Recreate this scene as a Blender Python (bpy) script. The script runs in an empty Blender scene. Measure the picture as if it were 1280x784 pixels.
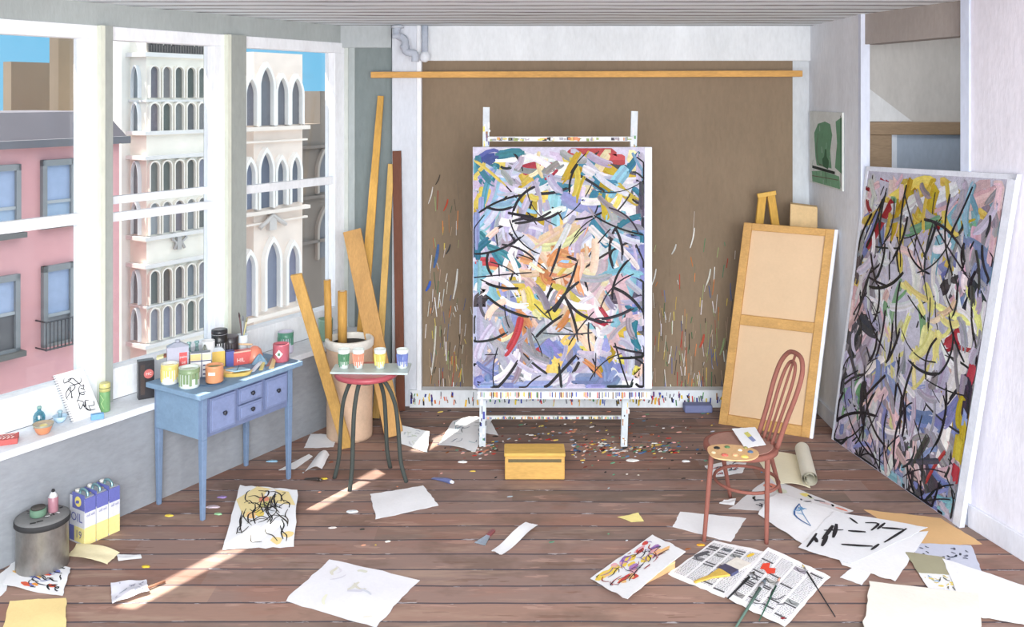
import bpy, math, random
from mathutils import Vector, Matrix
R = random.Random(7)
PI = math.pi
F = 1150.0; EYE = 2.27; HZ = 120.0
V = Vector

# ------------------------------------------------------------------ photo -> place
def P(px, py, z=0.0):
    "point of the horizontal plane z seen at a pixel of the photograph"
    Y = (EYE - z) * F / (py - HZ)
    return V(((px - 640) / F * Y, Y, z))
def D(px, py, Y):
    return V(((px - 640) / F * Y, Y, EYE - (py - HZ) / F * Y))
WA = V((-2.454, 4.41, 0)); _d = V((1.494, 2.406, 0)); WD = _d.normalized(); WN = V((WD.y, -WD.x, 0))
def LW(u, off, z):
    "left wall frame: u along the wall (away from the viewer), off into the room"
    p = WA + WD * u + WN * off
    return V((p.x, p.y, z))
def UW(px, off):
    r = (px - 640) / F
    x0 = WA.x + WN.x * off; y0 = WA.y + WN.y * off
    return (r * y0 - x0) / (WD.x - r * WD.y)
def ZW(px, py, off):
    u = UW(px, off); Y = WA.y + WN.y * off + WD.y * u
    return EYE - (py - HZ) / F * Y

# ------------------------------------------------------------------ materials
def lin(c):
    return tuple(((x / 255 + .055) / 1.055) ** 2.4 if x > 10 else x / 255 / 12.92 for x in c)
MATS = {}
def nodes(name):
    m = bpy.data.materials.new(name); m.use_nodes = True
    nt = m.node_tree; b = nt.nodes['Principled BSDF']
    return m, nt, b
def N(nt, t, **kw):
    n = nt.nodes.new(t)
    for k, v in kw.items():
        if k.startswith('i_'):
            n.inputs[int(k[2:]) if k[2:].isdigit() else k[2:].replace('_', ' ')].default_value = v
        else: setattr(n, k, v)
    return n
def L(nt, a, b): nt.links.new(a, b)
def mth(nt, op, a, b=None, c=None):
    n = nt.nodes.new('ShaderNodeMath'); n.operation = op
    for i, x in enumerate((a, b, c)):
        if x is None: continue
        if isinstance(x, (int, float)): n.inputs[i].default_value = x
        else: nt.links.new(x, n.inputs[i])
    return n.outputs[0]
def mix(nt, fac, a, b, blend='MIX'):
    n = nt.nodes.new('ShaderNodeMix'); n.data_type = 'RGBA'; n.blend_type = blend
    for s, x in ((n.inputs[0], fac), (n.inputs[6], a), (n.inputs[7], b)):
        if isinstance(x, (int, float)): s.default_value = x
        elif isinstance(x, tuple): s.default_value = x + (1,) if len(x) == 3 else x
        else: nt.links.new(x, s)
    return n.outputs[2]
def brushed(nt, scale, stretch, detail=4):
    "brush-streak noise 0..1 in object space"
    tc = N(nt, 'ShaderNodeTexCoord'); mp = N(nt, 'ShaderNodeMapping'); mp.inputs['Scale'].default_value = stretch
    L(nt, tc.outputs['Object'], mp.inputs[0])
    no = N(nt, 'ShaderNodeTexNoise'); no.inputs['Scale'].default_value = scale; no.inputs['Detail'].default_value = detail
    no.inputs['Roughness'].default_value = .62
    L(nt, mp.outputs[0], no.inputs['Vector'])
    return no.outputs[0]
def paintmat(name, scale=6, stretch=(1, 1, 1), amount=.22, rough=.75, metal=0, tint=None, bump=.15, spec=.3, col=None, fine=60):
    "pigment material: colour from the faces, varied by brush-mark noise"
    m, nt, b = nodes(name)
    if col is None:
        a = N(nt, 'ShaderNodeVertexColor'); a.layer_name = 'Col'; base = a.outputs[0]
    else: base = lin(col)
    n1 = brushed(nt, scale, stretch); n2 = brushed(nt, fine, stretch, 2)
    f = mth(nt, 'ADD', mth(nt, 'MULTIPLY', n1, .65), mth(nt, 'MULTIPLY', n2, .35))
    f = mth(nt, 'MULTIPLY_ADD', mth(nt, 'SUBTRACT', f, .5), amount * 4, 1.0)
    f = mth(nt, 'MAXIMUM', mth(nt, 'MINIMUM', f, 1.25), .45)
    c = nt.nodes.new('ShaderNodeVectorMath'); c.operation = 'SCALE'
    if isinstance(base, tuple): c.inputs[0].default_value = base
    else: L(nt, base, c.inputs[0])
    L(nt, f, c.inputs['Scale'])
    out = c.outputs[0]
    if name in ('gloss', 'painted'):
        hs = N(nt, 'ShaderNodeHueSaturation'); hs.inputs['Saturation'].default_value = .86; L(nt, out, hs.inputs['Color']); out = hs.outputs[0]
    if tint: 
        out = mix(nt, mth(nt, 'MULTIPLY', mth(nt, 'GREATER_THAN', n1, .56), .35), out, lin(tint))
    L(nt, out, b.inputs['Base Color'])
    b.inputs['Roughness'].default_value = rough; b.inputs['Metallic'].default_value = metal
    b.inputs['Specular IOR Level'].default_value = spec
    if bump:
        bp = N(nt, 'ShaderNodeBump'); bp.inputs['Strength'].default_value = bump; bp.inputs['Distance'].default_value = .01
        L(nt, n2, bp.inputs['Height']); L(nt, bp.outputs[0], b.inputs['Normal'])
    MATS[name] = m
    return m
paintmat('painted', 9, (1, 1, 1), .16)
paintmat('paper', 5, (1, 1, 1), .06, rough=.9, bump=.1)
paintmat('impasto', 30, (1, 1, 1), .25, rough=.55, bump=.5, fine=140)
paintmat('wood', 5, (3, 3, .5), .25, rough=.65, fine=40)
paintmat('wood_flat', 5, (.6, 3, 3), .25, rough=.65, fine=40)
paintmat('wall_paint', 2.2, (1.5, 1.5, .5), .16, rough=.85, fine=30, bump=.2)
paintmat('low_wall_paint', 2.0, (.7, .7, 1.6), .22, rough=.85, fine=26, bump=.2)
paintmat('facade', .55, (1, 1, 1), .10, rough=.9, fine=4, bump=0)
paintmat('metal', 8, (1, 1, .6), .3, rough=.38, metal=.75, fine=50)
paintmat('gloss', 8, (1, 1, 1), .12, rough=.3, spec=.5)
def glassmat(name, tint, fac):
    m, nt, b = nodes(name)
    nt.nodes.remove(b)
    t = N(nt, 'ShaderNodeBsdfTransparent'); t.inputs[0].default_value = lin(tint) + (1,)
    g = N(nt, 'ShaderNodeBsdfGlossy'); g.inputs['Roughness'].default_value = .06
    mx = N(nt, 'ShaderNodeMixShader'); mx.inputs[0].default_value = fac
    L(nt, t.outputs[0], mx.inputs[1]); L(nt, g.outputs[0], mx.inputs[2])
    L(nt, mx.outputs[0], nt.nodes['Material Output'].inputs[0])
    MATS[name] = m
glassmat('pane', (250, 252, 253), .03)
glassmat('jar_glass', (208, 232, 228), .14)
glassmat('blue_glass', (150, 205, 215), .16)

def floor_mat():
    m, nt, b = nodes('floor_planks')
    g = N(nt, 'ShaderNodeNewGeometry'); s = N(nt, 'ShaderNodeSeparateXYZ'); L(nt, g.outputs['Position'], s.inputs[0])
    # a slow wobble so that the gaps look hand laid
    wob = N(nt, 'ShaderNodeTexNoise'); wob.inputs['Scale'].default_value = 1.1; L(nt, g.outputs['Position'], wob.inputs['Vector'])
    y = mth(nt, 'ADD', s.outputs[1], mth(nt, 'MULTIPLY', mth(nt, 'SUBTRACT', wob.outputs[0], .5), .035))
    yy = mth(nt, 'DIVIDE', y, .147)
    row = mth(nt, 'FLOOR', yy); fr = mth(nt, 'FRACT', yy)
    wn = N(nt, 'ShaderNodeTexWhiteNoise'); wn.noise_dimensions = '1D'; L(nt, row, wn.inputs['W'])
    seg = mth(nt, 'FLOOR', mth(nt, 'DIVIDE', mth(nt, 'MULTIPLY_ADD', wn.outputs[0], 7.0, s.outputs[0]), 1.9))
    wn2 = N(nt, 'ShaderNodeTexWhiteNoise'); wn2.noise_dimensions = '2D'
    cv = N(nt, 'ShaderNodeCombineXYZ'); L(nt, row, cv.inputs[0]); L(nt, seg, cv.inputs[1]); L(nt, cv.outputs[0], wn2.inputs['Vector'])
    cr = N(nt, 'ShaderNodeValToRGB'); e = cr.color_ramp.elements
    e[0].position = 0; e[0].color = lin((116, 98, 86)) + (1,); e[1].position = 1; e[1].color = lin((170, 134, 114)) + (1,)
    for p, c in ((.3, (142, 116, 106)), (.55, (150, 118, 106)), (.8, (138, 94, 76))):
        k = e.new(p); k.color = lin(c) + (1,)
    L(nt, wn2.outputs[0], cr.inputs[0])
    def nz(sc, st, det=4):
        mp = N(nt, 'ShaderNodeMapping'); mp.inputs['Scale'].default_value = st; L(nt, g.outputs['Position'], mp.inputs[0])
        n = N(nt, 'ShaderNodeTexNoise'); n.inputs['Scale'].default_value = sc; n.inputs['Detail'].default_value = det
        n.inputs['Roughness'].default_value = .65
        L(nt, mp.outputs[0], n.inputs['Vector']); return n.outputs[0]
    n1 = nz(3, (.8, 5, 1)); n2 = nz(14, (.8, 7, 1)); n3 = nz(2.2, (1, 1.6, 1))
    c = mix(nt, mth(nt, 'MULTIPLY', mth(nt, 'SMOOTH_MIN', mth(nt, 'MAXIMUM', mth(nt, 'MULTIPLY', mth(nt, 'SUBTRACT', n1, .5), 5), 0), 1, .1), .55), cr.outputs[0], lin((164, 122, 106)))
    c = mix(nt, mth(nt, 'MULTIPLY', mth(nt, 'MINIMUM', mth(nt, 'MAXIMUM', mth(nt, 'MULTIPLY', mth(nt, 'SUBTRACT', n3, .49), 7), 0), 1), .6), c, lin((108, 84, 70)))
    c = mix(nt, mth(nt, 'MULTIPLY', n2, .45), c, lin((120, 96, 86)))
    # worn reddish dabs
    n4 = nz(5, (.5, 3, 1), 3)
    c = mix(nt, mth(nt, 'MULTIPLY', mth(nt, 'GREATER_THAN', n4, .63), .35), c, lin((190, 148, 130)))
    n5 = nz(5.3, (.45, 3.4, 1), 3)
    c = mix(nt, mth(nt, 'MULTIPLY', mth(nt, 'LESS_THAN', n5, .36), .5), c, lin((110, 76, 60)))
    n6 = nz(1.7, (.7, 2.6, 1), 4)
    c = mix(nt, mth(nt, 'MULTIPLY', mth(nt, 'MINIMUM', mth(nt, 'MAXIMUM', mth(nt, 'MULTIPLY', mth(nt, 'SUBTRACT', n6, .52), 8), 0), 1), .45), c, lin((150, 96, 74)))
    n7 = nz(2.4, (.6, 3.0, 1), 4)
    c = mix(nt, mth(nt, 'MULTIPLY', mth(nt, 'MINIMUM', mth(nt, 'MAXIMUM', mth(nt, 'MULTIPLY', mth(nt, 'SUBTRACT', n7, .55), 9), 0), 1), .5), c, lin((172, 142, 120)))
    # gaps: dark blue grey line with a chalky broken edge
    edge = mth(nt, 'LESS_THAN', mth(nt, 'ABSOLUTE', mth(nt, 'SUBTRACT', fr, .5)), .45)
    gap = mth(nt, 'SUBTRACT', 1.0, mth(nt, 'LESS_THAN', mth(nt, 'ABSOLUTE', mth(nt, 'SUBTRACT', fr, .5)), .462))
    chalkn = nz(4, (1.5, 9, 1), 3)
    chalk = mth(nt, 'MULTIPLY', mth(nt, 'SUBTRACT', 1.0, edge), mth(nt, 'GREATER_THAN', chalkn, .60))
    c = mix(nt, mth(nt, 'MULTIPLY', gap, .88), c, lin((66, 64, 78)))
    c = mix(nt, mth(nt, 'MULTIPLY', chalk, .55), c, lin((205, 200, 205)))
    hs = N(nt, 'ShaderNodeHueSaturation'); hs.inputs['Saturation'].default_value = .82; hs.inputs['Value'].default_value = 1.04; L(nt, c, hs.inputs['Color']); c = hs.outputs[0]
    L(nt, c, b.inputs['Base Color']); b.inputs['Roughness'].default_value = .7; b.inputs['Specular IOR Level'].default_value = .2
    bp = N(nt, 'ShaderNodeBump'); bp.inputs['Strength'].default_value = .35; bp.inputs['Distance'].default_value = .004
    L(nt, mth(nt, 'SUBTRACT', mth(nt, 'MULTIPLY', n2, .4), gap), bp.inputs['Height']); L(nt, bp.outputs[0], b.inputs['Normal'])
    MATS['floor_planks'] = m
floor_mat()
def ceil_mat():
    m, nt, b = nodes('ceiling_boards')
    g = N(nt, 'ShaderNodeNewGeometry'); s = N(nt, 'ShaderNodeSeparateXYZ'); L(nt, g.outputs['Position'], s.inputs[0])
    wob = N(nt, 'ShaderNodeTexNoise'); wob.inputs['Scale'].default_value = 2.6; wob.inputs['Detail'].default_value = 4; L(nt, g.outputs['Position'], wob.inputs['Vector'])
    y = mth(nt, 'ADD', s.outputs[1], mth(nt, 'MULTIPLY', mth(nt, 'SUBTRACT', wob.outputs[0], .5), .10))
    fr = mth(nt, 'FRACT', mth(nt, 'DIVIDE', y, .21))
    gap = mth(nt, 'GREATER_THAN', mth(nt, 'ABSOLUTE', mth(nt, 'SUBTRACT', fr, .5)), .37)
    fr2 = mth(nt, 'FRACT', mth(nt, 'DIVIDE', y, .07))
    gap2 = mth(nt, 'GREATER_THAN', mth(nt, 'ABSOLUTE', mth(nt, 'SUBTRACT', fr2, .5)), .43)
    n2 = N(nt, 'ShaderNodeTexNoise'); n2.inputs['Scale'].default_value = 5
    mp = N(nt, 'ShaderNodeMapping'); mp.inputs['Scale'].default_value = (.5, 3, 1); L(nt, g.outputs['Position'], mp.inputs[0]); L(nt, mp.outputs[0], n2.inputs['Vector'])
    c = mix(nt, n2.outputs[0], lin((222, 232, 240)), lin((248, 254, 255)))
    c = mix(nt, mth(nt, 'MULTIPLY', gap2, .5), c, lin((120, 120, 126)))
    c = mix(nt, mth(nt, 'MULTIPLY', gap, mth(nt, 'MULTIPLY', n2.outputs[0], 1.5)), c, lin((92, 90, 92)))
    L(nt, c, b.inputs['Base Color']); b.inputs['Roughness'].default_value = .9
    MATS['ceiling_boards'] = m
ceil_mat()

# ------------------------------------------------------------------ mesh builder
BASE = {}
class MB:
    def __init__(s, mat='painted', col=(200, 200, 200)):
        s.v = []; s.f = []; s.fc = []; s.fm = []; s.mats = []; s.mat = mat; s.col = col; s.sm = []
        s.m = Matrix.Identity(4)
    def add(s, verts, faces, col=None, mat=None, smooth=False):
        mat = mat or s.mat; col = col or s.col
        if mat not in s.mats: s.mats.append(mat)
        mi = s.mats.index(mat); b = len(s.v)
        s.v += [s.m @ V(p) for p in verts]
        for f in faces:
            s.f.append([b + i for i in f]); s.fc.append(col); s.fm.append(mi); s.sm.append(smooth)
        return s
    def box(s, a, b, col=None, mat=None):
        x0, y0, z0 = a; x1, y1, z1 = b
        vs = [(x0,y0,z0),(x1,y0,z0),(x1,y1,z0),(x0,y1,z0),(x0,y0,z1),(x1,y0,z1),(x1,y1,z1),(x0,y1,z1)]
        return s.add(vs, [(3,2,1,0),(4,5,6,7),(0,1,5,4),(1,2,6,5),(2,3,7,6),(3,0,4,7)], col, mat)
    def hexa(s, lo, hi, col=None, mat=None):
        "lo, hi: four corners each (any orientation), lofted"
        n = len(lo); vs = list(lo) + list(hi)
        fs = [tuple(range(n))[::-1], tuple(range(n, 2 * n))] + [(i, (i + 1) % n, n + (i + 1) % n, n + i) for i in range(n)]
        return s.add(vs, fs, col, mat)
    def lwbox(s, u0, u1, o0, o1, z0, z1, col=None, mat=None):
        a = [LW(u0,o0,z0), LW(u0,o1,z0), LW(u1,o1,z0), LW(u1,o0,z0)]
        return s.hexa(a, [p + V((0,0,z1-z0)) for p in a], col, mat)
    def lathe(s, c, prof, seg=20, col=None, mat=None, axis=None, caps=True, smooth=True, cols=None):
        "prof: (r, h) list going up; cols: colour per band"
        c = V(c); ax = V(axis).normalized() if axis is not None else V((0,0,1))
        q = ax.to_track_quat('Z', 'Y').to_matrix()
        n = len(prof); vs = []
        for r, h in prof:
            for k in range(seg):
                a = 2 * PI * k / seg
                vs.append(c + q @ V((r * math.cos(a), r * math.sin(a), h)))
        for i in range(n - 1):
            fs = [(i*seg+k, i*seg+(k+1)%seg, (i+1)*seg+(k+1)%seg, (i+1)*seg+k) for k in range(seg)]
            if i == 0: s.add(vs, fs, cols[0] if cols else col, mat, smooth); b = len(s.v) - len(vs)
            else:
                mt = mat or s.mat; mi = s.mats.index(mt); cc = (cols[i] if cols else col) or s.col
                for f in fs: s.f.append([b + j for j in f]); s.fc.append(cc); s.fm.append(mi); s.sm.append(smooth)
        if caps:
            mi = s.mats.index(mat or s.mat)
            for f, cc in ((list(range(seg))[::-1], cols[0] if cols else col), (list(range((n-1)*seg, n*seg)), cols[-1] if cols else col)):
                s.f.append([b + j for j in f]); s.fc.append(cc or s.col); s.fm.append(mi); s.sm.append(False)
        return s
    def tube(s, pts, r, seg=8, col=None, mat=None, closed=False, r1=None):
        pts = [V(p) for p in pts]; n = len(pts); vs = []
        up = None
        for i, p in enumerate(pts):
            if closed: t = (pts[(i+1)%n] - pts[i-1]).normalized()
            else: t = (pts[min(i+1,n-1)] - pts[max(i-1,0)]).normalized()
            if up is None: up = t.orthogonal().normalized()
            up = (up - t * up.dot(t)).normalized(); sd = t.cross(up)
            rr = r if r1 is None else r + (r1 - r) * i / (n - 1)
            for k in range(seg):
                a = 2 * PI * k / seg; vs.append(p + up * (math.cos(a) * rr) + sd * (math.sin(a) * rr))
        m = n if closed else n - 1
        fs = [(i*seg+k, i*seg+(k+1)%seg, ((i+1)%n)*seg+(k+1)%seg, ((i+1)%n)*seg+k) for i in range(m) for k in range(seg)]
        s.add(vs, fs, col, mat, True)
        if not closed:
            b = len(s.v) - len(vs)
            for f in (list(range(seg))[::-1], list(range((n-1)*seg, n*seg))):
                s.f.append([b+j for j in f]); s.fc.append(col or s.col); s.fm.append(s.mats.index(mat or s.mat)); s.sm.append(False)
        return s
    def bar(s, a, b, w, t, col=None, mat=None, side=None, w1=None):
        "rectangular bar from a to b; w across 'side', t across the other"
        a = V(a); b = V(b); d = (b - a).normalized()
        sd = V(side) if side is not None else d.orthogonal()
        sd = (sd - d * sd.dot(d)).normalized(); o = d.cross(sd); w1 = w1 or w
        q = lambda p, w: [p + sd*w/2 + o*t/2, p - sd*w/2 + o*t/2, p - sd*w/2 - o*t/2, p + sd*w/2 - o*t/2]
        return s.hexa(q(a, w)[::-1], q(b, w1)[::-1], col, mat)
    def build(s, name, parent=None, bev=0, base=None):
        if base is None:
            if parent is not None: base = BASE[parent.name]
            else:
                xs = [p.x for p in s.v]; ys = [p.y for p in s.v]; zs = [p.z for p in s.v]
                base = V(((min(xs)+max(xs))/2, (min(ys)+max(ys))/2, min(zs)))
        me = bpy.data.meshes.new(name)
        me.from_pydata([tuple(p - base) for p in s.v], [], s.f)
        for m in s.mats: me.materials.append(MATS[m])
        ca = me.color_attributes.new('Col', 'FLOAT_COLOR', 'CORNER')
        buf = []
        for f, c in zip(s.f, s.fc): buf += list(lin(c) + (1.0,)) * len(f)
        ca.data.foreach_set('color', buf)
        me.polygons.foreach_set('material_index', s.fm)
        me.polygons.foreach_set('use_smooth', s.sm)
        me.update()
        o = bpy.data.objects.new(name, me); bpy.context.scene.collection.objects.link(o)
        if parent is not None: o.parent = parent
        else: o.location = base
        BASE[o.name] = base
        if bev:
            b = o.modifiers.new('edge', 'BEVEL'); b.width = bev; b.segments = 2; b.limit_method = 'ANGLE'
        return o
def tag(o, label, cat, group=None, kind=None):
    o['label'] = label; o['category'] = cat
    if group: o['group'] = group
    if kind: o['kind'] = kind
    return o
def T(name, label, cat, loc, group=None):
    o = bpy.data.objects.new(name, None); bpy.context.scene.collection.objects.link(o)
    o.location = loc; o.empty_display_size = .05; BASE[o.name] = V(loc)
    return tag(o, label, cat, group)
def S(name, mb, parent=None, bev=0):
    o = mb.build(name, parent, bev)
    if parent is None: o['kind'] = 'structure'
    return o
def text2d(s, size=1.0):
    "(verts, faces) of a word laid flat, centred"
    c = bpy.data.curves.new('lettering', 'FONT'); c.body = s; c.size = size; c.align_x = 'CENTER'; c.align_y = 'CENTER'
    c.resolution_u = 2
    o = bpy.data.objects.new('lettering', c); me = bpy.data.meshes.new_from_object(o)
    vs = [tuple(v.co) for v in me.vertices]; fs = [tuple(p.vertices) for p in me.polygons]
    bpy.data.objects.remove(o); bpy.data.curves.remove(c); bpy.data.meshes.remove(me)
    return vs, fs
def put_text(mb, s, size, org, ex, ey, col, mat=None):
    vs, fs = text2d(s, size); org = V(org); ex = V(ex).normalized(); ey = V(ey).normalized()
    mb.add([org + ex * v[0] + ey * v[1] for v in vs], fs, col, mat)

# ------------------------------------------------------------------ bilinear surfaces with marks
class Surf:
    def __init__(s, tl, tr, br, bl, bump=None):
        s.c = [V(tl), V(tr), V(br), V(bl)]; s.bump = bump
        s.n = (s.c[1] - s.c[0]).cross(s.c[3] - s.c[0]).normalized() * -1
        s.W = ((s.c[1]-s.c[0]).length + (s.c[2]-s.c[3]).length) / 2
        s.H = ((s.c[3]-s.c[0]).length + (s.c[2]-s.c[1]).length) / 2
    def __call__(s, u, v, h=0.0):
        a, b, c, d = s.c
        p = a*(1-u)*(1-v) + b*u*(1-v) + c*u*v + d*(1-u)*v
        if s.bump: p = p + s.n * s.bump(u, v)
        return p + s.n * h
    def slab(s, mb, th=.0015, nu=8, nv=8, col=None, mat=None, side=None, jag=0, rnd=None):
        du = {}
        def g(i, j):
            u = i / nu; v = j / nv
            if jag and rnd:
                k = (i, j)
                if k not in du: du[k] = (rnd.uniform(-jag, jag), rnd.uniform(-jag, jag))
                if i in (0, nu): u += du[k][0]
                if j in (0, nv): v += du[k][1]
            return u, v
        top = [s(*g(i, j)) for j in range(nv+1) for i in range(nu+1)]
        bot = [p - s.n * th for p in top]; K = len(top); W = nu + 1
        ft = [(j*W+i, (j+1)*W+i, (j+1)*W+i+1, j*W+i+1) for j in range(nv) for i in range(nu)]
        mb.add(top + bot, ft + [tuple(K + q for q in f[::-1]) for f in ft], col, mat, bool(s.bump))
        ring = [j*W for j in range(nv)] + [nv*W+i for i in range(nu)] + [j*W+nu for j in range(nv, 0, -1)] + [i for i in range(nu, 0, -1)]
        n = len(ring); vs = [top[i] for i in ring] + [bot[i] for i in ring]
        mb.add(vs, [(i, n+i, n+(i+1)%n, (i+1)%n) for i in range(n)], side or col, mat)
    def stroke(s, mb, pts, w, col, h=.0008, mat=None, taper=True, sub=4, w1=None):
        q = smooth2(pts, sub) if len(pts) > 2 else [tuple(pts[0]), tuple(pts[1])]
        if len(pts) == 2 and s.bump:
            q = [(pts[0][0]+(pts[1][0]-pts[0][0])*i/4, pts[0][1]+(pts[1][1]-pts[0][1])*i/4) for i in range(5)]
        q = [(min(max(a, .004), .996), min(max(b, .004), .996)) for a, b in q]
        W = [s(a, b, h) for a, b in q]; n = len(W); vs = []
        for i in range(n):
            t = W[min(i+1, n-1)] - W[max(i-1, 0)]
            if t.length < 1e-6: t = V((1, 0, .01))
            sd = t.cross(s.n).normalized(); k = i / (n - 1)
            ww = w * (.35 + .65 * math.sin(PI * min(1, max(0, .12 + .8 * k))) if taper else 1) / 2
            vs += [W[i] + sd * ww, W[i] - sd * ww]
        mb.add(vs, [(2*i, 2*i+1, 2*i+3, 2*i+2) for i in range(n-1)], col, mat)
    def bristle(s, mb, pts, w, col, h, r, mat='impasto', k=4, var=14):
        "a loaded brush mark: k side by side ribbons of slightly different tone, kept inside the edge"
        q = smooth2(pts, 3); mu, mv = w / 2 / s.W + .004, w / 2 / s.H + .004
        q = [(min(max(a, mu), 1 - mu), min(max(b, mv), 1 - mv)) for a, b in q]
        W = [s(a, b, h) for a, b in q]; n = len(W); sds = []
        for i in range(n):
            t = W[min(i+1, n-1)] - W[max(i-1, 0)]
            if t.length < 1e-6: t = V((1, 0, .01))
            sds.append(t.cross(s.n).normalized() * w)
        for j in range(k):
            a0, a1 = j / k - .5, (j + 1) / k - .5; i0 = r.choice((0, 0, 0, 1)); i1 = n - r.choice((0, 0, 1, 2)); vs = []
            for i in range(i0, i1):
                e = 1 - .25 * (i == i0) - .35 * (i == i1 - 1); vs += [W[i] + sds[i] * a0 * e, W[i] + sds[i] * a1 * e]
            mb.add(vs, [(2*i, 2*i+1, 2*i+3, 2*i+2) for i in range(len(vs)//2 - 1)], jit(col, var, r), mat)
    def patch(s, mb, pts, col, h=.0008, mat=None):
        vs = [s(min(max(a,.003),.997), min(max(b,.003),.997), h) for a, b in pts]
        mb.add(vs, [tuple(range(len(vs)))[::-1]], col, mat)
def smooth2(pts, sub=4):
    out = []; n = len(pts)
    for i in range(n - 1):
        p0 = pts[max(i-1, 0)]; p1 = pts[i]; p2 = pts[i+1]; p3 = pts[min(i+2, n-1)]
        for k in range(sub):
            t = k / sub
            out.append(tuple(.5 * (2*b + (c-a)*t + (2*a-5*b+4*c-d)*t*t + (3*b-a-3*c+d)*t**3) for a, b, c, d in zip(p0, p1, p2, p3)))
    out.append(tuple(pts[-1])); return out
def jit(c, a, r=R): 
    k = r.uniform(-a, a); return tuple(max(4, min(252, x + k + r.uniform(-a/3, a/3))) for x in c)
# ================================================================== the room
H = 2.786; BY = 6.816
def X(px, Y): return (px - 640) / F * Y
def Zb(py, Y=BY): return EYE - (py - HZ) / F * Y
WO = -.25                                   # window plane behind the front edge of the sill
c_w = LW(0, -.45, 0)
def lwp(u, o): p = LW(u, o, 0); return (p.x, p.y)
def prism(mb, poly, z0, z1, col=None, mat=None):
    return mb.hexa([(x, y, z0) for x, y in poly], [(x, y, z1) for x, y in poly], col, mat)
ucorner = lambda o: (BY - (WA.y + WN.y * o)) / WD.y
near_r = (2.407, 4.9); near_end = (2.407 + .25 * 5.6, 4.9 - 5.6)
outline = [lwp(-5.0, -.1), (near_end[0] + .05, near_end[1] - .1), (near_r[0] + .05, near_r[1]), (3.6, 4.9), (3.6, 6.3), (2.3, 6.3), (2.3, BY + .05), lwp(ucorner(-.1), -.1)]
m = MB('floor_planks', (140, 105, 90)); prism(m, outline, -.12, 0); S('floor', m)
m = MB('ceiling_boards', (220, 220, 220)); prism(m, [lwp(-4.2, -.34), (3.9, .9), (3.9, 6.9), lwp(2.95, -.34)], H, H + .15); S('ceiling', m)

# left wall: low wall with the deep sill, piers and header round the windows
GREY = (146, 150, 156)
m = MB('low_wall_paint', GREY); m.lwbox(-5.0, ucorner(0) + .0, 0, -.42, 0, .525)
S('wall_left', m)
m = MB('wall_paint', (226, 230, 236)); m.lwbox(-5.0, ucorner(.0) - .02, .025, WO + .03, .525, .563); S('window_sill', m, bev=.006)
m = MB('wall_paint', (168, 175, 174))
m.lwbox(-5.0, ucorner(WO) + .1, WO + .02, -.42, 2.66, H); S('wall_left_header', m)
U = lambda px: UW(px, WO)
def win(n, ul, ur, left_stile, rails, right_w):
    zt, zb = 2.66, .563
    W = (240, 243, 247)
    root = MB('wall_paint', W)
    fo, fi = WO + .03, WO - .07
    root.lwbox(ul, ur, fo, fi, zt - .075, zt)                 # head
    root.lwbox(ul, ur, fo, fi, zb, .735)                      # deep bottom rail
    root.lwbox(ur - right_w, ur, fo, fi, .735, zt - .075)
    if left_stile: root.lwbox(ul, ul + left_stile, fo, fi, .735, zt - .075)
    o = root.build('window_%d' % n, None, .004); o['kind'] = 'structure'
    for i, (z, h, off) in enumerate(rails):
        r = MB('wall_paint', W); r.lwbox(ul + left_stile, ur - right_w, WO + off, WO + off - .04, z - h / 2, z + h / 2)
        r.build('meeting_rail', o, .003)
    g = MB('pane'); g.lwbox(ul + left_stile, ur - right_w, WO - .035, WO - .04, .735, zt - .075); g.build('pane', o)
    return o
win(1, U(-150), U(118), .04, [(1.60, .06, .015)], U(118) - U(101))
win(2, U(133), U(277), .012, [(1.675, .045, -.03), (1.585, .05, .02)], U(277) - U(264))
win(3, U(300), U(428), .012, [(1.655, .055, .015)], U(428) - U(415))
for i, (a, b) in enumerate(((118, 133), (277, 300))):
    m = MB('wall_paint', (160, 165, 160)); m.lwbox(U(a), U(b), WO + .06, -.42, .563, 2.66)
    m.lwbox(U(a) - .005, U(a) + .022, WO + .066, WO + .02, .563, 2.66, (218, 221, 206))
    S('wall_left_pier', m)
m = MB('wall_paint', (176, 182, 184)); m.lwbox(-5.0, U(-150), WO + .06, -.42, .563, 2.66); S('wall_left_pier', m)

# back wall
m = MB('wall_paint', (214, 219, 224)); m.box((-1.30, BY, 0), (2.3, BY + .15, H)); S('wall_back', m)
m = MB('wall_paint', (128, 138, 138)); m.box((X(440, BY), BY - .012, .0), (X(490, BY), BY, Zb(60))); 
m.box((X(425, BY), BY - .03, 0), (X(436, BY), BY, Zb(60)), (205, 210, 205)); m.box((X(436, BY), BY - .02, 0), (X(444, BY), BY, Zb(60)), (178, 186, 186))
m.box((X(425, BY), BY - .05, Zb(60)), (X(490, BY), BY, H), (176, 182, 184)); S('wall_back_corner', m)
m = MB('wall_paint', (212, 216, 224)); m.box((X(490, 6.72), 6.72, 0), (X(527, 6.72), BY, H))
m.box((X(521, 6.72), 6.705, 0), (X(527, 6.72), 6.73, H), (236, 238, 242)); S('trim_1', m, bev=.005)
m = MB('wall_paint', (226, 230, 234)); m.box((X(527, BY), 6.775, Zb(76, 6.775)), (2.2, BY, H)); S('trim_2', m, bev=.004)
m = MB('wall_paint', (226, 230, 234)); m.box((X(512, 6.70), 6.70, 0), (2.195, BY, Zb(488, 6.70)))
CHIP = [(200,60,50),(60,80,170),(70,140,80),(225,195,60),(40,40,45),(225,120,60),(120,120,125),(90,60,110),(230,190,60),(50,60,150),(35,35,40),(160,110,60)]
s = Surf((X(512,6.70), 6.70, Zb(488,6.70)), (2.19, 6.70, Zb(488,6.70)), (2.19, 6.70, 0), (X(512,6.70), 6.70, 0))
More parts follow.
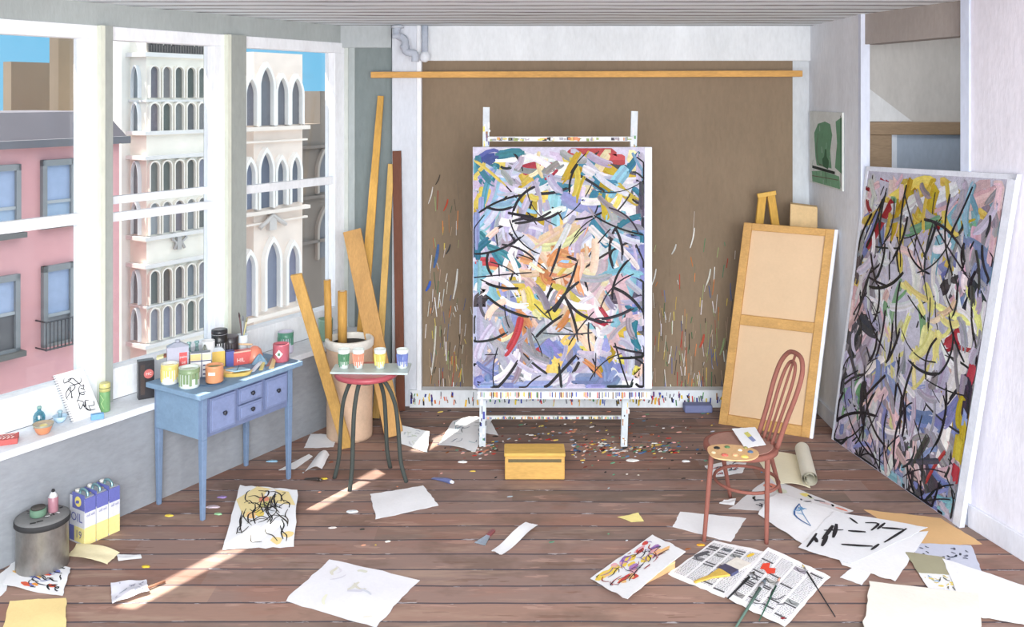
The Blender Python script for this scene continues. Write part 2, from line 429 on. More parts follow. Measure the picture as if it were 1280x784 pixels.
for i in range(230):
    u = R.random(); v = R.uniform(.05, .6); l = R.uniform(.15, .4)
    s.stroke(m, [(u, v), (u + R.uniform(-.003, .003), v + l)], R.uniform(.004, .013), jit(R.choice(CHIP), 20), .0012 + i*2e-5, 'impasto', False)
S('baseboard_back', m)

# the brown board that fills the back wall
def board():
    m = MB('wall_paint', (136, 118, 98))
    x0, x1, z0, z1, Y = X(528, 6.78), X(991, 6.78), .05, Zb(74, 6.78), 6.785
    m.box((x0, Y, z0), (x1, BY - .002, z1))
    s = Surf((x0, Y, z1), (x1, Y, z1), (x1, Y, z0), (x0, Y, z0))
    W_, H_ = x1 - x0, z1 - z0
    COLS = [(225,222,215),(200,195,190),(170,60,45),(200,120,60),(70,110,80),(60,90,150),(60,55,50),(205,180,80),(150,160,110),(235,235,235),(176,150,125),(110,95,80)]
    n = 0
    for k in range(430):
        if R.random() < .35: px = R.gauss(556, 16)
        elif R.random() < .85: px = R.gauss(868, 42)
        else: px = R.uniform(530, 985)
        py = 487 - abs(R.gauss(0, 85))
        if px < 600: py = 487 - abs(R.gauss(0, 110))
        u = (px - 528) / 463; v = (py - 74) / (487 - 74)
        if not (.01 < u < .99 and .12 < v < .97): continue
        l = R.uniform(.012, .06); 
        s.stroke(m, [(u, v), (u + R.uniform(-.006, .006), v + l)], R.uniform(.004, .011), jit(R.choice(COLS), 18), .001 + n*1.2e-5, 'impasto', True); n += 1
    for px, py, l, w, c in ((548, 300, .07, .022, (70,100,150)), (538, 345, .03, .02, (50,90,180)), (560, 245, .035, .012, (190,70,45)), (572, 330, .09, .014, (220,218,212)),
                            (545, 400, .14, .012, (205,200,190)), (541, 230, .05, .008, (210,205,200)), (868, 280, .06, .01, (230,228,222)), (888, 330, .05, .012, (205,205,195)),
                            (845, 300, .03, .012, (190,190,185)), (880, 410, .04, .018, (180,80,60)), (905, 415, .05, .014, (150,170,120)), (820, 330, .05, .01, (220,220,215)),
                            (563, 300, .03, .012, (60,60,60)), (550, 215, .03, .01, (70,60,50))):
        u = (px - 528) / 463; v = (py - 74) / 413
        s.stroke(m, [(u, v), (u - .004, v + l/2), (u - .012, v + l)], w, c, .006 + n*1e-5, 'impasto'); n += 1
    o = m.build('backdrop_board')
    tag(o, 'huge brown paint-splattered board fixed flat on the white back wall', 'board')
board()

# right side: short wall with the little picture, opening with the space behind, near wall
m = MB('wall_paint', (228, 231, 237)); m.box((2.2, 5.817, 0), (2.25, BY + .1, H)); m.box((2.195, 5.79, 0), (2.252, 5.83, H), (210, 216, 232)); S('wall_right_far', m)
m = MB('wall_paint', (214, 218, 228)); m.box((2.18, 5.83, 0), (2.2, BY - .12, .11)); S('baseboard_right_far', m, bev=.003)
nd = (V(near_end) - V(near_r)).normalized(); nn = V((-nd.y, nd.x))     # nn points away from the room
def nrp(t, o): q = V(near_r) + nd * t + nn * o; return (q.x, q.y)
if nn.x < 0: nn = -nn
m = MB('wall_paint', (222, 219, 228)); prism(m, [nrp(.0, 0), nrp(5.7, 0), nrp(5.7, .14), nrp(0, .14)], 0, H + .05)
prism(m, [nrp(-.012, -.012), nrp(.05, -.012), nrp(.05, .1), nrp(-.012, .1)], 0, H, (202, 210, 228)); S('wall_right_near', m)
m = MB('wall_paint', (216, 217, 226)); prism(m, [nrp(.05, -.02), nrp(5.7, -.02), nrp(5.7, 0), nrp(.05, 0)], 0, .12); S('baseboard_right', m, bev=.003)
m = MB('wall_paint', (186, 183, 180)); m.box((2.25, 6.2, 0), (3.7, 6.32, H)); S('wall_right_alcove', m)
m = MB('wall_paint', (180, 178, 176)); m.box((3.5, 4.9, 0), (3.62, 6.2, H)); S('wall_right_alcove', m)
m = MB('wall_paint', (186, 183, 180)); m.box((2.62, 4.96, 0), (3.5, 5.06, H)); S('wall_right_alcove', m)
m = MB('wall_paint', (158, 150, 145)); hx = [(2.215, 5.817), (2.44, 4.9), (2.55, 4.95), (2.33, 5.85)]; prism(m, hx, 2.595, H); S('trim_3', m)
AY = 6.2
m = MB('wood_flat', (150, 128, 104))
m.box((X(1076, AY)-.1, AY - .04, 0), (X(1112, AY), AY, 2.01)); m.box((X(1076, AY)-.1, AY - .05, 2.01), (X(1204, AY)+.1, AY, 2.095)); m.box((X(1202, AY), AY - .04, 0), (X(1225, AY), AY, 2.01))
d1 = m.build('door_1', None, .004); d1['kind'] = 'structure'
m = MB('wall_paint', (158, 170, 186)); m.box((X(1112, AY), AY - .02, 0), (X(1202, AY), AY - .002, 2.01)); m.box((X(1112, AY), AY - .028, 0), (X(1119, AY), AY - .01, 2.01), (206, 212, 222)); m.build('door_leaf', d1)
m = MB('wall_paint', (212, 213, 215))  # pale triangle painted in for a patch of light on the alcove wall
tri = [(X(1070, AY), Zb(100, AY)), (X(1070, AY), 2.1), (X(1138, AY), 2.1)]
m.hexa([(x, AY - .03, z) for x, z in tri], [(x, AY, z) for x, z in tri]); S('painted_light_patch', m)

# unseen slab added outside above the windows to narrow the sunlight on the floor
m = MB('facade', (180, 175, 170)); m.lwbox(-6, 5, -.72, -2.6, 2.95, 3.1)
for u in (-4, -1, 2, 4.5): m.lwbox(u, u + .06, -.42, -2.5, 3.1, 3.25)
S('added_sun_blocker', m)

# ================================================================== across the street
OD = -14.0
def fz(px, py, off=OD): return ZW(px, py, off)
def fu(px, off=OD): return UW(px, off)
m = MB('facade', (150, 148, 150)); m.lwbox(-30, 60, -.5, -45, -12.2, -12); S('ground_street', m)
def arch(mb_f, mb_p, u0, u1, z0, z1, off, point=False, ring=.05, frame_col=(232,228,222), glass=(120,128,140), proud=.1):
    w = u1 - u0; n = 8; hp = min(w * (1.1 if point else .5), (z1 - z0) * .55); zc = z1 - hp
    def outline(g):
        a0, a1 = u0 - g, u1 + g; ww = a1 - a0; pts = [(a0, z0 - g*.3), (a0, zc)]
        if point:
            for k in range(1, n):
                t = k / n; pts.append((a0 + ww/2 * (1 - math.cos(t * PI / 2)) , zc + (hp + g*1.5) * math.sin(t * PI / 2) ** 1.0 * (.55 + .45 * t)))
            pts.append(((a0 + a1)/2, zc + hp + g*1.8))
            for k in range(n - 1, 0, -1):
                t = k / n; pts.append((a1 - ww/2 * (1 - math.cos(t * PI / 2)), zc + (hp + g*1.5) * math.sin(t * PI / 2) * (.55 + .45 * t)))
        else:
            for k in range(1, 2*n):
                t = PI * k / (2*n); pts.append(((a0 + a1)/2 - ww/2 * math.cos(t), zc + (hp + g) * math.sin(t)))
        pts += [(a1, zc), (a1, z0 - g*.3)]
        return pts
    i_, o_ = outline(0), outline(ring); K = len(i_)
    vs = [LW(u, off + proud, z) for u, z in i_] + [LW(u, off + proud, z) for u, z in o_] + [LW(u, off, z) for u, z in i_] + [LW(u, off, z) for u, z in o_]
    fs = []
    for k in range(K - 1):
        fs += [(k, k+1, K+k+1, K+k), (k, 2*K+k, 2*K+k+1, k+1), (K+k, K+k+1, 3*K+k+1, 3*K+k)]
    mb_f.add(vs, fs, frame_col)
    mb_p.add([LW(u, off + .02, z) for u, z in i_], [tuple(range(K))], glass)
def outline_bands(m, items):
    for it in items: m.lwbox(*it)

# ---- pink house
pk = T('pink_building', 'pink rendered house with grey slate roof across the street', 'building', LW(2, OD, -12))
PO = OD + 1.2
pu = lambda px: UW(px, PO); pz = lambda px, py: ZW(px, py, PO)
u_end = pu(149)
zr = pz(98, 174)
m = MB('facade', (218, 164, 166)); m.lwbox(-14, u_end, PO, PO - 5, -12, zr); m.build('wall', pk)
m = MB('facade', (84, 82, 90))
a = [LW(-14, PO + .15, zr), LW(u_end + .1, PO + .15, zr), LW(u_end + .1, PO - 4, zr), LW(-14, PO - 4, zr)]
zt = zr + .55
b = [LW(-14, PO - .35, zt), LW(u_end - .1, PO - .35, zt), LW(u_end - .1, PO - 3, zt), LW(-14, PO - 3, zt)]
m.hexa(a, b); m.lwbox(-14, u_end + .12, PO + .22, PO, zr - .12, zr + .03, (112, 112, 118)); m.build('roof', pk)
def pwin(px0, px1, py0, py1, rail, lower=None, sill=True):
    u0, u1 = pu(px0), pu(px1); zt = pz((px0+px1)/2, py0); zb = pz((px0+px1)/2, py1)
    m = MB('facade', (140, 143, 146)); g = .09
    for q in ((u0, u1, zt - g*1.3, zt), (u0, u1, zb, zb + g*.6), (u0, u0 + g, zb, zt), (u1 - g, u1, zb, zt)): m.lwbox(q[0], q[1], PO + .1, PO, q[2], q[3])
    m.lwbox(u0 + g, u1 - g, PO + .07, PO + .02, zb + (zt-zb)*rail - .03, zb + (zt-zb)*rail + .03, (170, 175, 180))
    if sill: m.lwbox(u0 - .06, u1 + .06, PO + .2, PO, zb - .1, zb, (110, 110, 108))
    w = m.build('window', pk)
    m = MB('gloss', (150, 170, 205)); m.lwbox(u0 + g, u1 - g, PO + .03, PO + .005, zb + (zt-zb)*rail, zt - g)
    m.lwbox(u0 + g, u1 - g, PO + .03, PO + .005, zb + g*.5, zb + (zt-zb)*rail, lower or (150, 175, 205)); m.build('pane', w)
    return u0, u1, zb, zt
pwin(50, 91, 199, 277, .33); pwin(-16, 23, 206, 292, .36)
u0, u1, zb, zt_ = pwin(51, 90, 330, 430, .38, (128, 132, 138), False); pwin(-18, 22, 345, 442, .5, (96, 96, 100))
m = MB('metal', (90, 92, 96))
for k in range(12): m.tube([LW(u0 - .1 + (u1-u0+.2)*k/11, PO + .35, zb), LW(u0 - .1 + (u1-u0+.2)*k/11, PO + .35, zb + .55)], .012, 5)
for z in (zb + .02, zb + .55): m.tube([LW(u0 - .1, PO, z), LW(u0 - .1, PO + .35, z), LW(u1 + .1, PO + .35, z), LW(u1 + .1, PO, z)], .018, 5)
m.build('balcony_rail', pk)

# ---- brown blocks behind it
def block(name, label, off, pxs, top_px, top_py, col, depth=.4, z0=-12):
    m = MB('facade', col); m.lwbox(UW(pxs[0], off), UW(pxs[1], off), off, off - depth, z0, ZW(top_px, top_py, off))
    o = m.build(name); tag(o, label, 'building'); return o
block('brown_building', 'plain low brown block showing above the slate roof', -21, (14, 80), 45, 78, (132, 120, 102))
block('brown_building', 'plain tall brown block behind the left sash window, beside the white arcade', -18.4, (73, 146), 85, 44, (126, 114, 98))

# ---- white arcaded building
wb = T('arcaded_building', 'white building with stacked rows of round arched windows', 'building', LW(9, OD, -12))
CR = (244, 238, 226)
bo = OD                     # bay front
uL, uR = fu(183), fu(258)
# depth of the bay: its left return is seen between columns 163 and 183
dep = 0.0
while True:
    p = LW(uL, bo - dep, 0)
    if 640 + p.x / p.y * F <= 163 or dep > 4: break
    dep += .02
back = bo - dep
m = MB('facade', (240, 238, 232)); m.lwbox(UW(152, back), UW(279, back), back, back - .9, -12, ZW(200, 30, back)); m.build('wall', wb)
m = MB('facade', CR); ztop = fz(220, 52); m.lwbox(uL, uR, bo, back, -12, ztop)
m.lwbox(UW(268, back), UW(281, back), back + .12, back, -12, ZW(268, 50, back), (240, 224, 208))
m.build('bay', wb)
def band(mb, pyl, pyr, h, proud=.12, col=None):
    z = (fz(183, pyl) + fz(257, pyr)) / 2
    mb.lwbox(uL - proud, uR + .05, bo + proud, back, z - h/2, z + h/2, col)
    return z
for pyl, pyr in ((70, 70), (165, 165), (198, 192), (303, 283), (340, 313), (434, 412)):
    m = MB('facade', (226, 224, 222)); band(m, pyl, pyr, .09); m.build('cornice', wb)
for pyl, pyr in ((126, 126), (386, 366)):
    m = MB('facade', (226, 224, 222)); band(m, pyl, pyr, .05, .05); m.build('cornice', wb)
m = MB('facade', (226, 220, 214))
zf0, zf1 = fz(220, 68), fz(220, 53); m.lwbox(uL - .1, uR + .05, bo + .1, back, zf0 - .03, zf0 + .02)
for k in range(46):
    u = uL + (uR - uL) * (k + .5) / 46
    m.lwbox(u - .02, u + .03, bo + .05, bo, zf0, zf1 - R.uniform(0, .1), (70, 68, 70) if k % 2 else (120, 116, 112))
m.build('frieze', wb)
rows = [((84, 122), (84, 122)), ((129, 163), (129, 163)), ((204, 243), (197, 237)), ((258, 297), (243, 280)), ((342, 383), (324, 363)), ((389, 429), (369, 407))]
GL = [(112,112,116),(136,138,146),(100,106,104),(126,130,144),(92,98,96),(106,100,98)]
for ri, ((lt, lb), (rt, rb)) in enumerate(rows):
    zt_ = (fz(190, lt) + fz(252, rt)) / 2; zb_ = (fz(190, lb) + fz(252, rb)) / 2
    for k in range(5):
        a = uL + (uR - uL) * (k + .14) / 5; b_ = uL + (uR - uL) * (k + .82) / 5
        mf, mp = MB('facade'), MB('gloss'); arch(mf, mp, a, b_, zb_, zt_, bo, False, .035, (236, 230, 220), jit(R.choice(GL[:3] if ri in (1, 3) else GL), 12))
        w = mf.build('window', wb); mp.build('pane', w)
    # narrow arch on the return
    mf, mp = MB('facade'), MB('gloss'); arch(mf, mp, -.5, .5, zb_, zt_, 0, False, .03, (222, 226, 230), (120, 130, 134))
    c0 = LW(uL, bo, 0); dirr = (LW(uL, back, 0) - c0).normalized(); ln = dep
    def remap(mb, pr):
        for i, p in enumerate(mb.v):
            q = p - WA; uu = q.dot(WD); oo = q.dot(WN)
            mb.v[i] = c0 + dirr * (ln * (.52 - uu * .42)) - WD * (oo + .0) + V((0, 0, p.z))
    remap(mf, 0); remap(mp, 0); w = mf.build('window', wb); mp.build('pane', w)
ze = (fz(222, 300)); ue = fu(222)
m = MB('facade', (186, 184, 182))
for k in (-1, 1):
    m.tube([LW(ue, bo + .06, ze + .12), LW(ue + k*.16, bo + .06, ze + .2), LW(ue + k*.2, bo + .06, ze + .05), LW(ue + k*.07, bo + .06, ze - .05), LW(ue + k*.15, bo + .06, ze - .2)], .035, 6)
m.lwbox(ue - .06, ue + .06, bo + .08, bo, ze - .22, ze + .16); m.build('emblem', wb)

# ---- gothic building
GO = OD + .5
gu = lambda px: UW(px, GO); gz = lambda px, py: ZW(px, py, GO)
gb = T('gothic_building', 'cream building with pointed gothic window arches', 'building', LW(12, GO, -12))
gr = gu(378)
m = MB('facade', (240, 224, 212)); m.lwbox(max(gu(288), UW(279, back) + .03), gr, GO, GO - 3, -12, gz(340, 66)); m.build('wall', gb)
for yl, yr, h, pr in ((164, 157, .1, .2), (181, 172, .05, .1), (270, 257, .09, .2), (284, 270, .05, .1), (405, 380, .1, .15)):
    m = MB('facade', (238, 226, 216)); z = (gz(300, yl) + gz(377, yr)) / 2; m.lwbox(gu(290), gr + .1, GO + pr, GO, z - h/2, z + h/2); m.build('cornice', gb)
def garch(px0, px1, yt, yb, ring=.07, glass=(128, 134, 148), fc=(244, 240, 236)):
    mf, mp = MB('facade'), MB('gloss'); c = (px0 + px1) / 2
    arch(mf, mp, gu(px0), gu(px1), gz(c, yb), gz(c, yt), GO, True, ring, fc, glass, .16)
    w = mf.build('window', gb); mp.build('pane', w)
for a in ((303, 316, 99, 157), (321, 337, 84, 157), (342, 355, 97, 156), (360, 373, 98, 155)): garch(*a, glass=jit((108,108,114), 14))
for a in ((303, 314, 202, 262), (321, 336, 190, 260), (342, 353, 199, 256), (360, 371, 196, 253)): garch(*a, glass=jit((108,116,134), 16))
for a in ((302, 314, 318, 396), (329, 345, 302, 385), (356, 369, 306, 378)): garch(*a, ring=.08, glass=jit((130,138,156), 12))
m = MB('facade', (206, 200, 196))
for u, zc in ((gu(337), gz(337, 280)),):
    m.tube([LW(u - .45, GO + .12, zc - .05), LW(u - .2, GO + .12, zc + .1), LW(u, GO + .12, zc + .25), LW(u + .2, GO + .12, zc + .1), LW(u + .45, GO + .12, zc - .05)], .06, 6)
    m.lwbox(u - .12, u + .12, GO + .14, GO, zc - .15, zc + .2)
m.build('keystone', gb); m = MB('facade', (206, 200, 196))
for k in range(9):
    u = gu(302) + (gr - gu(302)) * k / 8.5; z = gz(330, 408); m.tube([LW(u, GO + .1, z - .15), LW(u + .1, GO + .1, z + .05), LW(u + .2, GO + .1, z - .15)], .025, 5, col=(190, 184, 180))
m.build('ornament', gb)

# ---- dark brown church behind
cb = T('church_building', 'grey brown stone building with stepped top in the right window', 'building', LW(18, -19, -12))
cu = lambda px: UW(px, -19); cz = lambda px, py: ZW(px, py, -19)
m = MB('facade', (124, 115, 107)); m.lwbox(cu(366), cu(400), -19, -24, -12, cz(390, 155)); m.lwbox(cu(400), cu(470), -19, -24, -12, cz(410, 114))
for yy in (183, 245, 300): m.lwbox(cu(366), cu(470), -18.85, -19, cz(400, yy) - .05, cz(400, yy) + .05, (120, 112, 106))
m.build('wall', cb)
for a in ((396, 411, 190, 240), (396, 411, 264, 322)):
    mf, mp = MB('facade'), MB('gloss'); arch(mf, mp, cu(a[0]), cu(a[1]), cz(403, a[3]), cz(403, a[2]), -19, True, .1, (160, 152, 144), (98, 100, 108), .15)
    w = mf.build('window', cb); mp.build('pane', w)
# ================================================================== things: paintings, easel, table, chair, stool ...
def tone(c, k): return tuple(min(252, x * k) for x in c)

# ---- abstract brushwork on a canvas: strokes of pigment laid by region, no picture
def brushwork(mb, s, pal, n, r, wr=(.02, .06), lr=(.08, .26), nblack=120, black=(34, 32, 36), bl=(.05, .2), bw=(.004, .012), flow=None):
    rows = len(pal); cols = len(pal[0]); i = 0
    asp = s.W / s.H
    def one(u, v, col, w, l, curved=True):
        nonlocal i
        a = flow(u, v, r) if flow else r.uniform(0, PI)
        k = r.uniform(-1.3, 1.3) if curved else r.uniform(-.4, .4); pts = []; x, y = u, v
        for q in range(5):
            pts.append((x, y)); x += math.cos(a) * l / 4 / s.W; y += math.sin(a) * l / 4 / s.H; a += k / 4
        s.bristle(mb, pts, w, col, .0012 + i * 8e-6, r, k=(4 if w > .02 else 2 if w > .012 else 1)); i += 1
    for ps in range(3):
        m_ = int(n * (.3, .4, .3)[ps]); sc = (2.7, 1.5, .8)[ps]
        for _ in range(m_):
            u, v = r.random(), r.random()
            ci = min(cols - 1, max(0, int(u * cols + r.gauss(0, .25)))); ri = min(rows - 1, max(0, int(v * rows + r.gauss(0, .25))))
            c = tone(r.choice(pal[ri][ci]), .88); one(u, v, jit(c, 16, r), r.uniform(*wr) * sc, r.uniform(*lr) * sc)
        for _ in range(int(nblack * (.2, .3, .5)[ps])):
            one(r.random(), r.random(), jit(black, 10, r), r.uniform(*bw), r.uniform(*bl))
LAV=(196,190,212); WHT=(236,232,236); TEA=(60,128,150); BLU=(96,112,176); YEL=(222,196,92); OCH=(190,160,40); RED=(170,50,60); ORA=(222,150,100)
PEA=(232,200,176); GRY=(160,156,164); SKB=(140,190,208); PNK=(226,190,196); PER=(136,146,196); DGR=(84,80,88); CRM=(238,228,180); GRN=(120,170,130)

# central painting on its easel
EY = 5.90
px0, px1, py0, py1 = 591, 806, 184, 486
cx0, cx1 = X(px0, EY), X(px1, EY); cz1, cz0 = Zb(py0, EY), Zb(py1, EY)
pt = T('canvas_painting', 'tall abstract painting of lavender, orange and teal strokes standing on the white easel', 'painting', ((cx0 + cx1) / 2, EY, cz0))
m = MB('painted', (214, 216, 224)); m.box((cx0, EY, cz0), (cx1 + .045, EY + .04, cz1)); m.box((cx1, EY - .006, cz0 + .003), (cx1 + .045, EY, cz1 - .003), (222, 226, 234))
m.build('canvas_support', pt)
pal = [[[BLU, LAV, YEL, TEA], [LAV, WHT, GRY, TEA], [LAV, CRM, YEL, WHT], [LAV, RED, GRY, LAV], [YEL, LAV, WHT, OCH], [OCH, TEA, CRM, GRY], [TEA, SKB, DGR]],
       [[YEL, LAV, PER], [SKB, TEA, WHT, LAV], [LAV, YEL, OCH], [PER, LAV, SKB], [LAV, GRY, WHT], [OCH, YEL, TEA], [TEA, SKB, DGR, LAV]],
       [[SKB, PER, LAV], [WHT, LAV, GRY], [WHT, LAV], [WHT, PEA, LAV], [WHT, LAV, PEA], [WHT, GRY, LAV], [LAV, TEA, WHT]],
       [[SKB, TEA, LAV], [WHT, PEA, LAV], [ORA, PEA, WHT], [ORA, PEA, YEL], [ORA, WHT, PEA], [WHT, LAV, GRY], [LAV, DGR, PER]],
       [[SKB, WHT, PER], [WHT, PNK, LAV], [ORA, PEA, CRM], [ORA, PEA, YEL], [PEA, ORA, SKB], [WHT, PNK], [SKB, LAV, DGR]],
       [[LAV, PER, DGR], [WHT, ORA, PEA], [YEL, GRY, PEA, RED], [GRY, PEA, WHT], [PEA, PNK, GRY], [WHT, PNK, LAV], [TEA, DGR, LAV]],
       [[DGR, LAV, GRY], [PEA, ORA, GRY], [GRY, CRM, WHT], [ORA, GRY, WHT], [ORA, RED, PEA], [PNK, WHT, RED], [TEA, SKB, GRY]],
       [[LAV, PER, GRY], [WHT, LAV, GRY], [GRY, WHT, PER], [LAV, YEL, PER], [ORA, RED, YEL], [OCH, PER, LAV], [DGR, PER, LAV]],
       [[PER, LAV], [WHT, LAV], [WHT, PER], [WHT, LAV], [LAV, YEL, PER], [PER, LAV, WHT], [LAV, PER, WHT]]]
m = MB('impasto', LAV); s = Surf((cx0, EY, cz1), (cx1, EY, cz1), (cx1, EY, cz0), (cx0, EY, cz0))
m.add([s(0, 0, .001), s(1, 0, .001), s(1, 1, .001), s(0, 1, .001)], [(0, 1, 2, 3)], (190, 186, 204))
brushwork(m, s, pal, 560, random.Random(11), (.022, .065), (.08, .34), 120, bl=(.08, .42), bw=(.006, .02),
          flow=lambda u, v, r: r.choice([r.gauss(.9, .5), r.gauss(2.2, .5), r.uniform(0, PI)]))
m.build('paint_layer', pt)
# easel: two paint-spattered white posts with an upper and a lower rail
es = T('painting_easel', 'white paint-spattered two-post easel carrying the central painting', 'easel', (X(690, 5.99), 5.99, 0))
r = random.Random(5)
for pxt, pxb, ptop in ((608, 603, 134), (793, 780, 139)):
    m = MB('painted', (200, 208, 214)); a = D(pxb, 560, P(pxb, 560).y); a = V((X(pxb, 5.95), 5.965, 0)); b = V((X(pxt, 5.965), 5.965, Zb(ptop, 5.965)))
    m.bar(a, b, .042, .03, side=(1, 0, 0))
    for k in range(34):
        t = (r.random() ** 1.6 * .34) if k % 3 else r.uniform(.86, .94); p = a.lerp(b, t); c = jit(r.choice(CHIP), 20, r); x = r.uniform(-.02, .016)
        if k % 2: c = jit((226, 226, 226), 14, r)
        m.box((p.x + x, p.y - .0165 - k*2e-5, p.z), (p.x + x + r.uniform(.004, .014), p.y - .014, p.z + r.uniform(.01, .05)), c)
    m.build('post', es)
m = MB('painted', (214, 216, 218)); za = Zb(173, 5.95); xa, xb = X(610, 5.95), X(792, 5.95); m.box((xa, 5.925, za - .018), (xb, 5.95, za + .012))
for k in range(70):
    x = r.uniform(xa, xb - .03); c = jit(r.choice([(210,190,80),(150,170,100),(60,60,60),(160,160,165),(236,236,236),(200,120,60)]), 15, r)
    m.box((x, 5.922 - k*2e-5, za - .017 + r.uniform(0, .014)), (x + r.uniform(.008, .03), 5.93, za - .004 + r.uniform(0, .014)), c)
m.build('upper_rail', es, .002)
zl = cz0 - .002
m = MB('painted', (214, 218, 222)); m.box((X(597, 5.9), EY - .05, zl - .05), (X(812, 5.9), EY + .045, zl))
for k in range(90):
    x = r.uniform(X(597, 5.9), X(811, 5.9) - .01); c = jit(r.choice(CHIP), 20, r); m.box((x, EY - .052 - k*1e-5, zl - r.uniform(.03, .048)), (x + r.uniform(.004, .008), EY - .049, zl - .004), c)
m.build('canvas_ledge', es, .002)
m = MB('painted', (206, 208, 206)); zz = .10; y_ = 5.93; m.box((X(604, y_), y_ + .045, .17), (X(781, y_), y_ + .065, .19))
for k in range(120):
    x = r.uniform(X(606, y_), X(780, y_)); c = jit(r.choice(CHIP + [(120,150,130),(90,90,90)]), 20, r); m.box((x, y_ + .043 - k*1e-5, .172), (x + r.uniform(.004, .01), y_ + .046, .172 + r.uniform(.006, .017)), c)
m.build('lower_rail', es)

# batten across the back wall
m = MB('wood_flat', (208, 158, 90)); m.bar((X(463, 6.66), 6.69, Zb(93.5, 6.66)), (X(1002, 6.7), 6.69, Zb(92, 6.66)), .045, .03, side=(0, 0, 1))
tag(m.build('batten', None, .003), 'long yellow wooden batten fixed across the top of the brown board', 'batten')

# stretched canvas seen from behind, leaning on the right wall
def stretcher():
    bl, br = V((1.428, 6.366, .0)), V((1.973, 6.10, .0)); tr = V((2.165, 6.17, 1.374)); tl = V((1.622, 6.436, 1.385))
    t = T('stretched_canvas', 'canvas leaning back to front on the right wall, tan linen and ochre stretcher bars', 'canvas', tuple((bl + br) / 2))
    s = Surf(tl, tr, br, bl); n = s.n
    OC = (196, 152, 92)
    def quadbar(name, u0, v0, u1, v1, col=OC):
        m = MB('wood_flat', col); a = [s(u0, v0, 0), s(u1, v0, 0), s(u1, v1, 0), s(u0, v1, 0)]; m.hexa([p - n * .03 for p in a], a); m.build(name, t, .004)
    wu, wv = .095, .036
    quadbar('stretcher_bar', 0, 0, wu, 1); quadbar('stretcher_bar', 1 - wu, 0, 1, 1)
    quadbar('stretcher_bar', wu, 0, 1 - wu, wv); quadbar('stretcher_bar', wu, 1 - .05, 1 - wu, 1); quadbar('stretcher_bar', wu, .455, 1 - wu, .505)
    m = MB('paper', (214, 184, 150)); a = [s(.01, .008, -.024), s(.99, .008, -.024), s(.99, .992, -.024), s(.01, .992, -.024)]; m.hexa([p - n * .003 for p in a], a)
    m.build('linen', t)
    m = MB('painted', (226, 228, 236)); a = [s(1, 0, .002), s(1.035, 0, .002), s(1.035, 1, .002), s(1, 1, .002)]; m.hexa([p - n * .036 for p in a], a); m.build('canvas_edge', t)
stretcher()
# things behind it
t = T('wooden_easel', 'ochre folding easel whose top shows behind the leaning canvas', 'easel', (1.83, 6.62, 0))
m = MB('wood', (208, 162, 76)); m.bar((X(940, 6.6) - .09, 6.62, 0), (X(953, 6.6), 6.60, Zb(243, 6.6)), .055, .03, side=(1, 0, 0)); m.build('leg', t, .003)
m = MB('wood', (208, 162, 76)); m.bar((X(990, 6.6) + .09, 6.62, 0), (X(963, 6.6), 6.60, Zb(241, 6.6)), .055, .03, side=(1, 0, 0)); m.build('leg', t, .003)
m = MB('wood', (220, 176, 90)); m.bar((X(947, 6.57), 6.575, Zb(245, 6.57)), (X(970, 6.57), 6.575, Zb(241, 6.57)), .03, .02, side=(0, 0, 1)); m.build('top_bar', t, .002)
m = MB('painted', (222, 184, 122)); y = 6.48
a = [(X(981, y), y, 0), (X(1020, y), y, 0), (X(1020, y) + .02, y + .10, 0), (X(981, y) + .02, y + .10, 0)]
b = [(X(988, y), y, Zb(255, y)), (X(1022, y), y, Zb(259, y)), (X(1022, y) + .03, y + .10, Zb(259, y)), (X(988, y) + .03, y + .10, Zb(255, y))]
m.hexa(a, b); tag(m.build('crate', None, .006), 'tall tan box standing behind the leaning canvas, only its top corner showing', 'box')

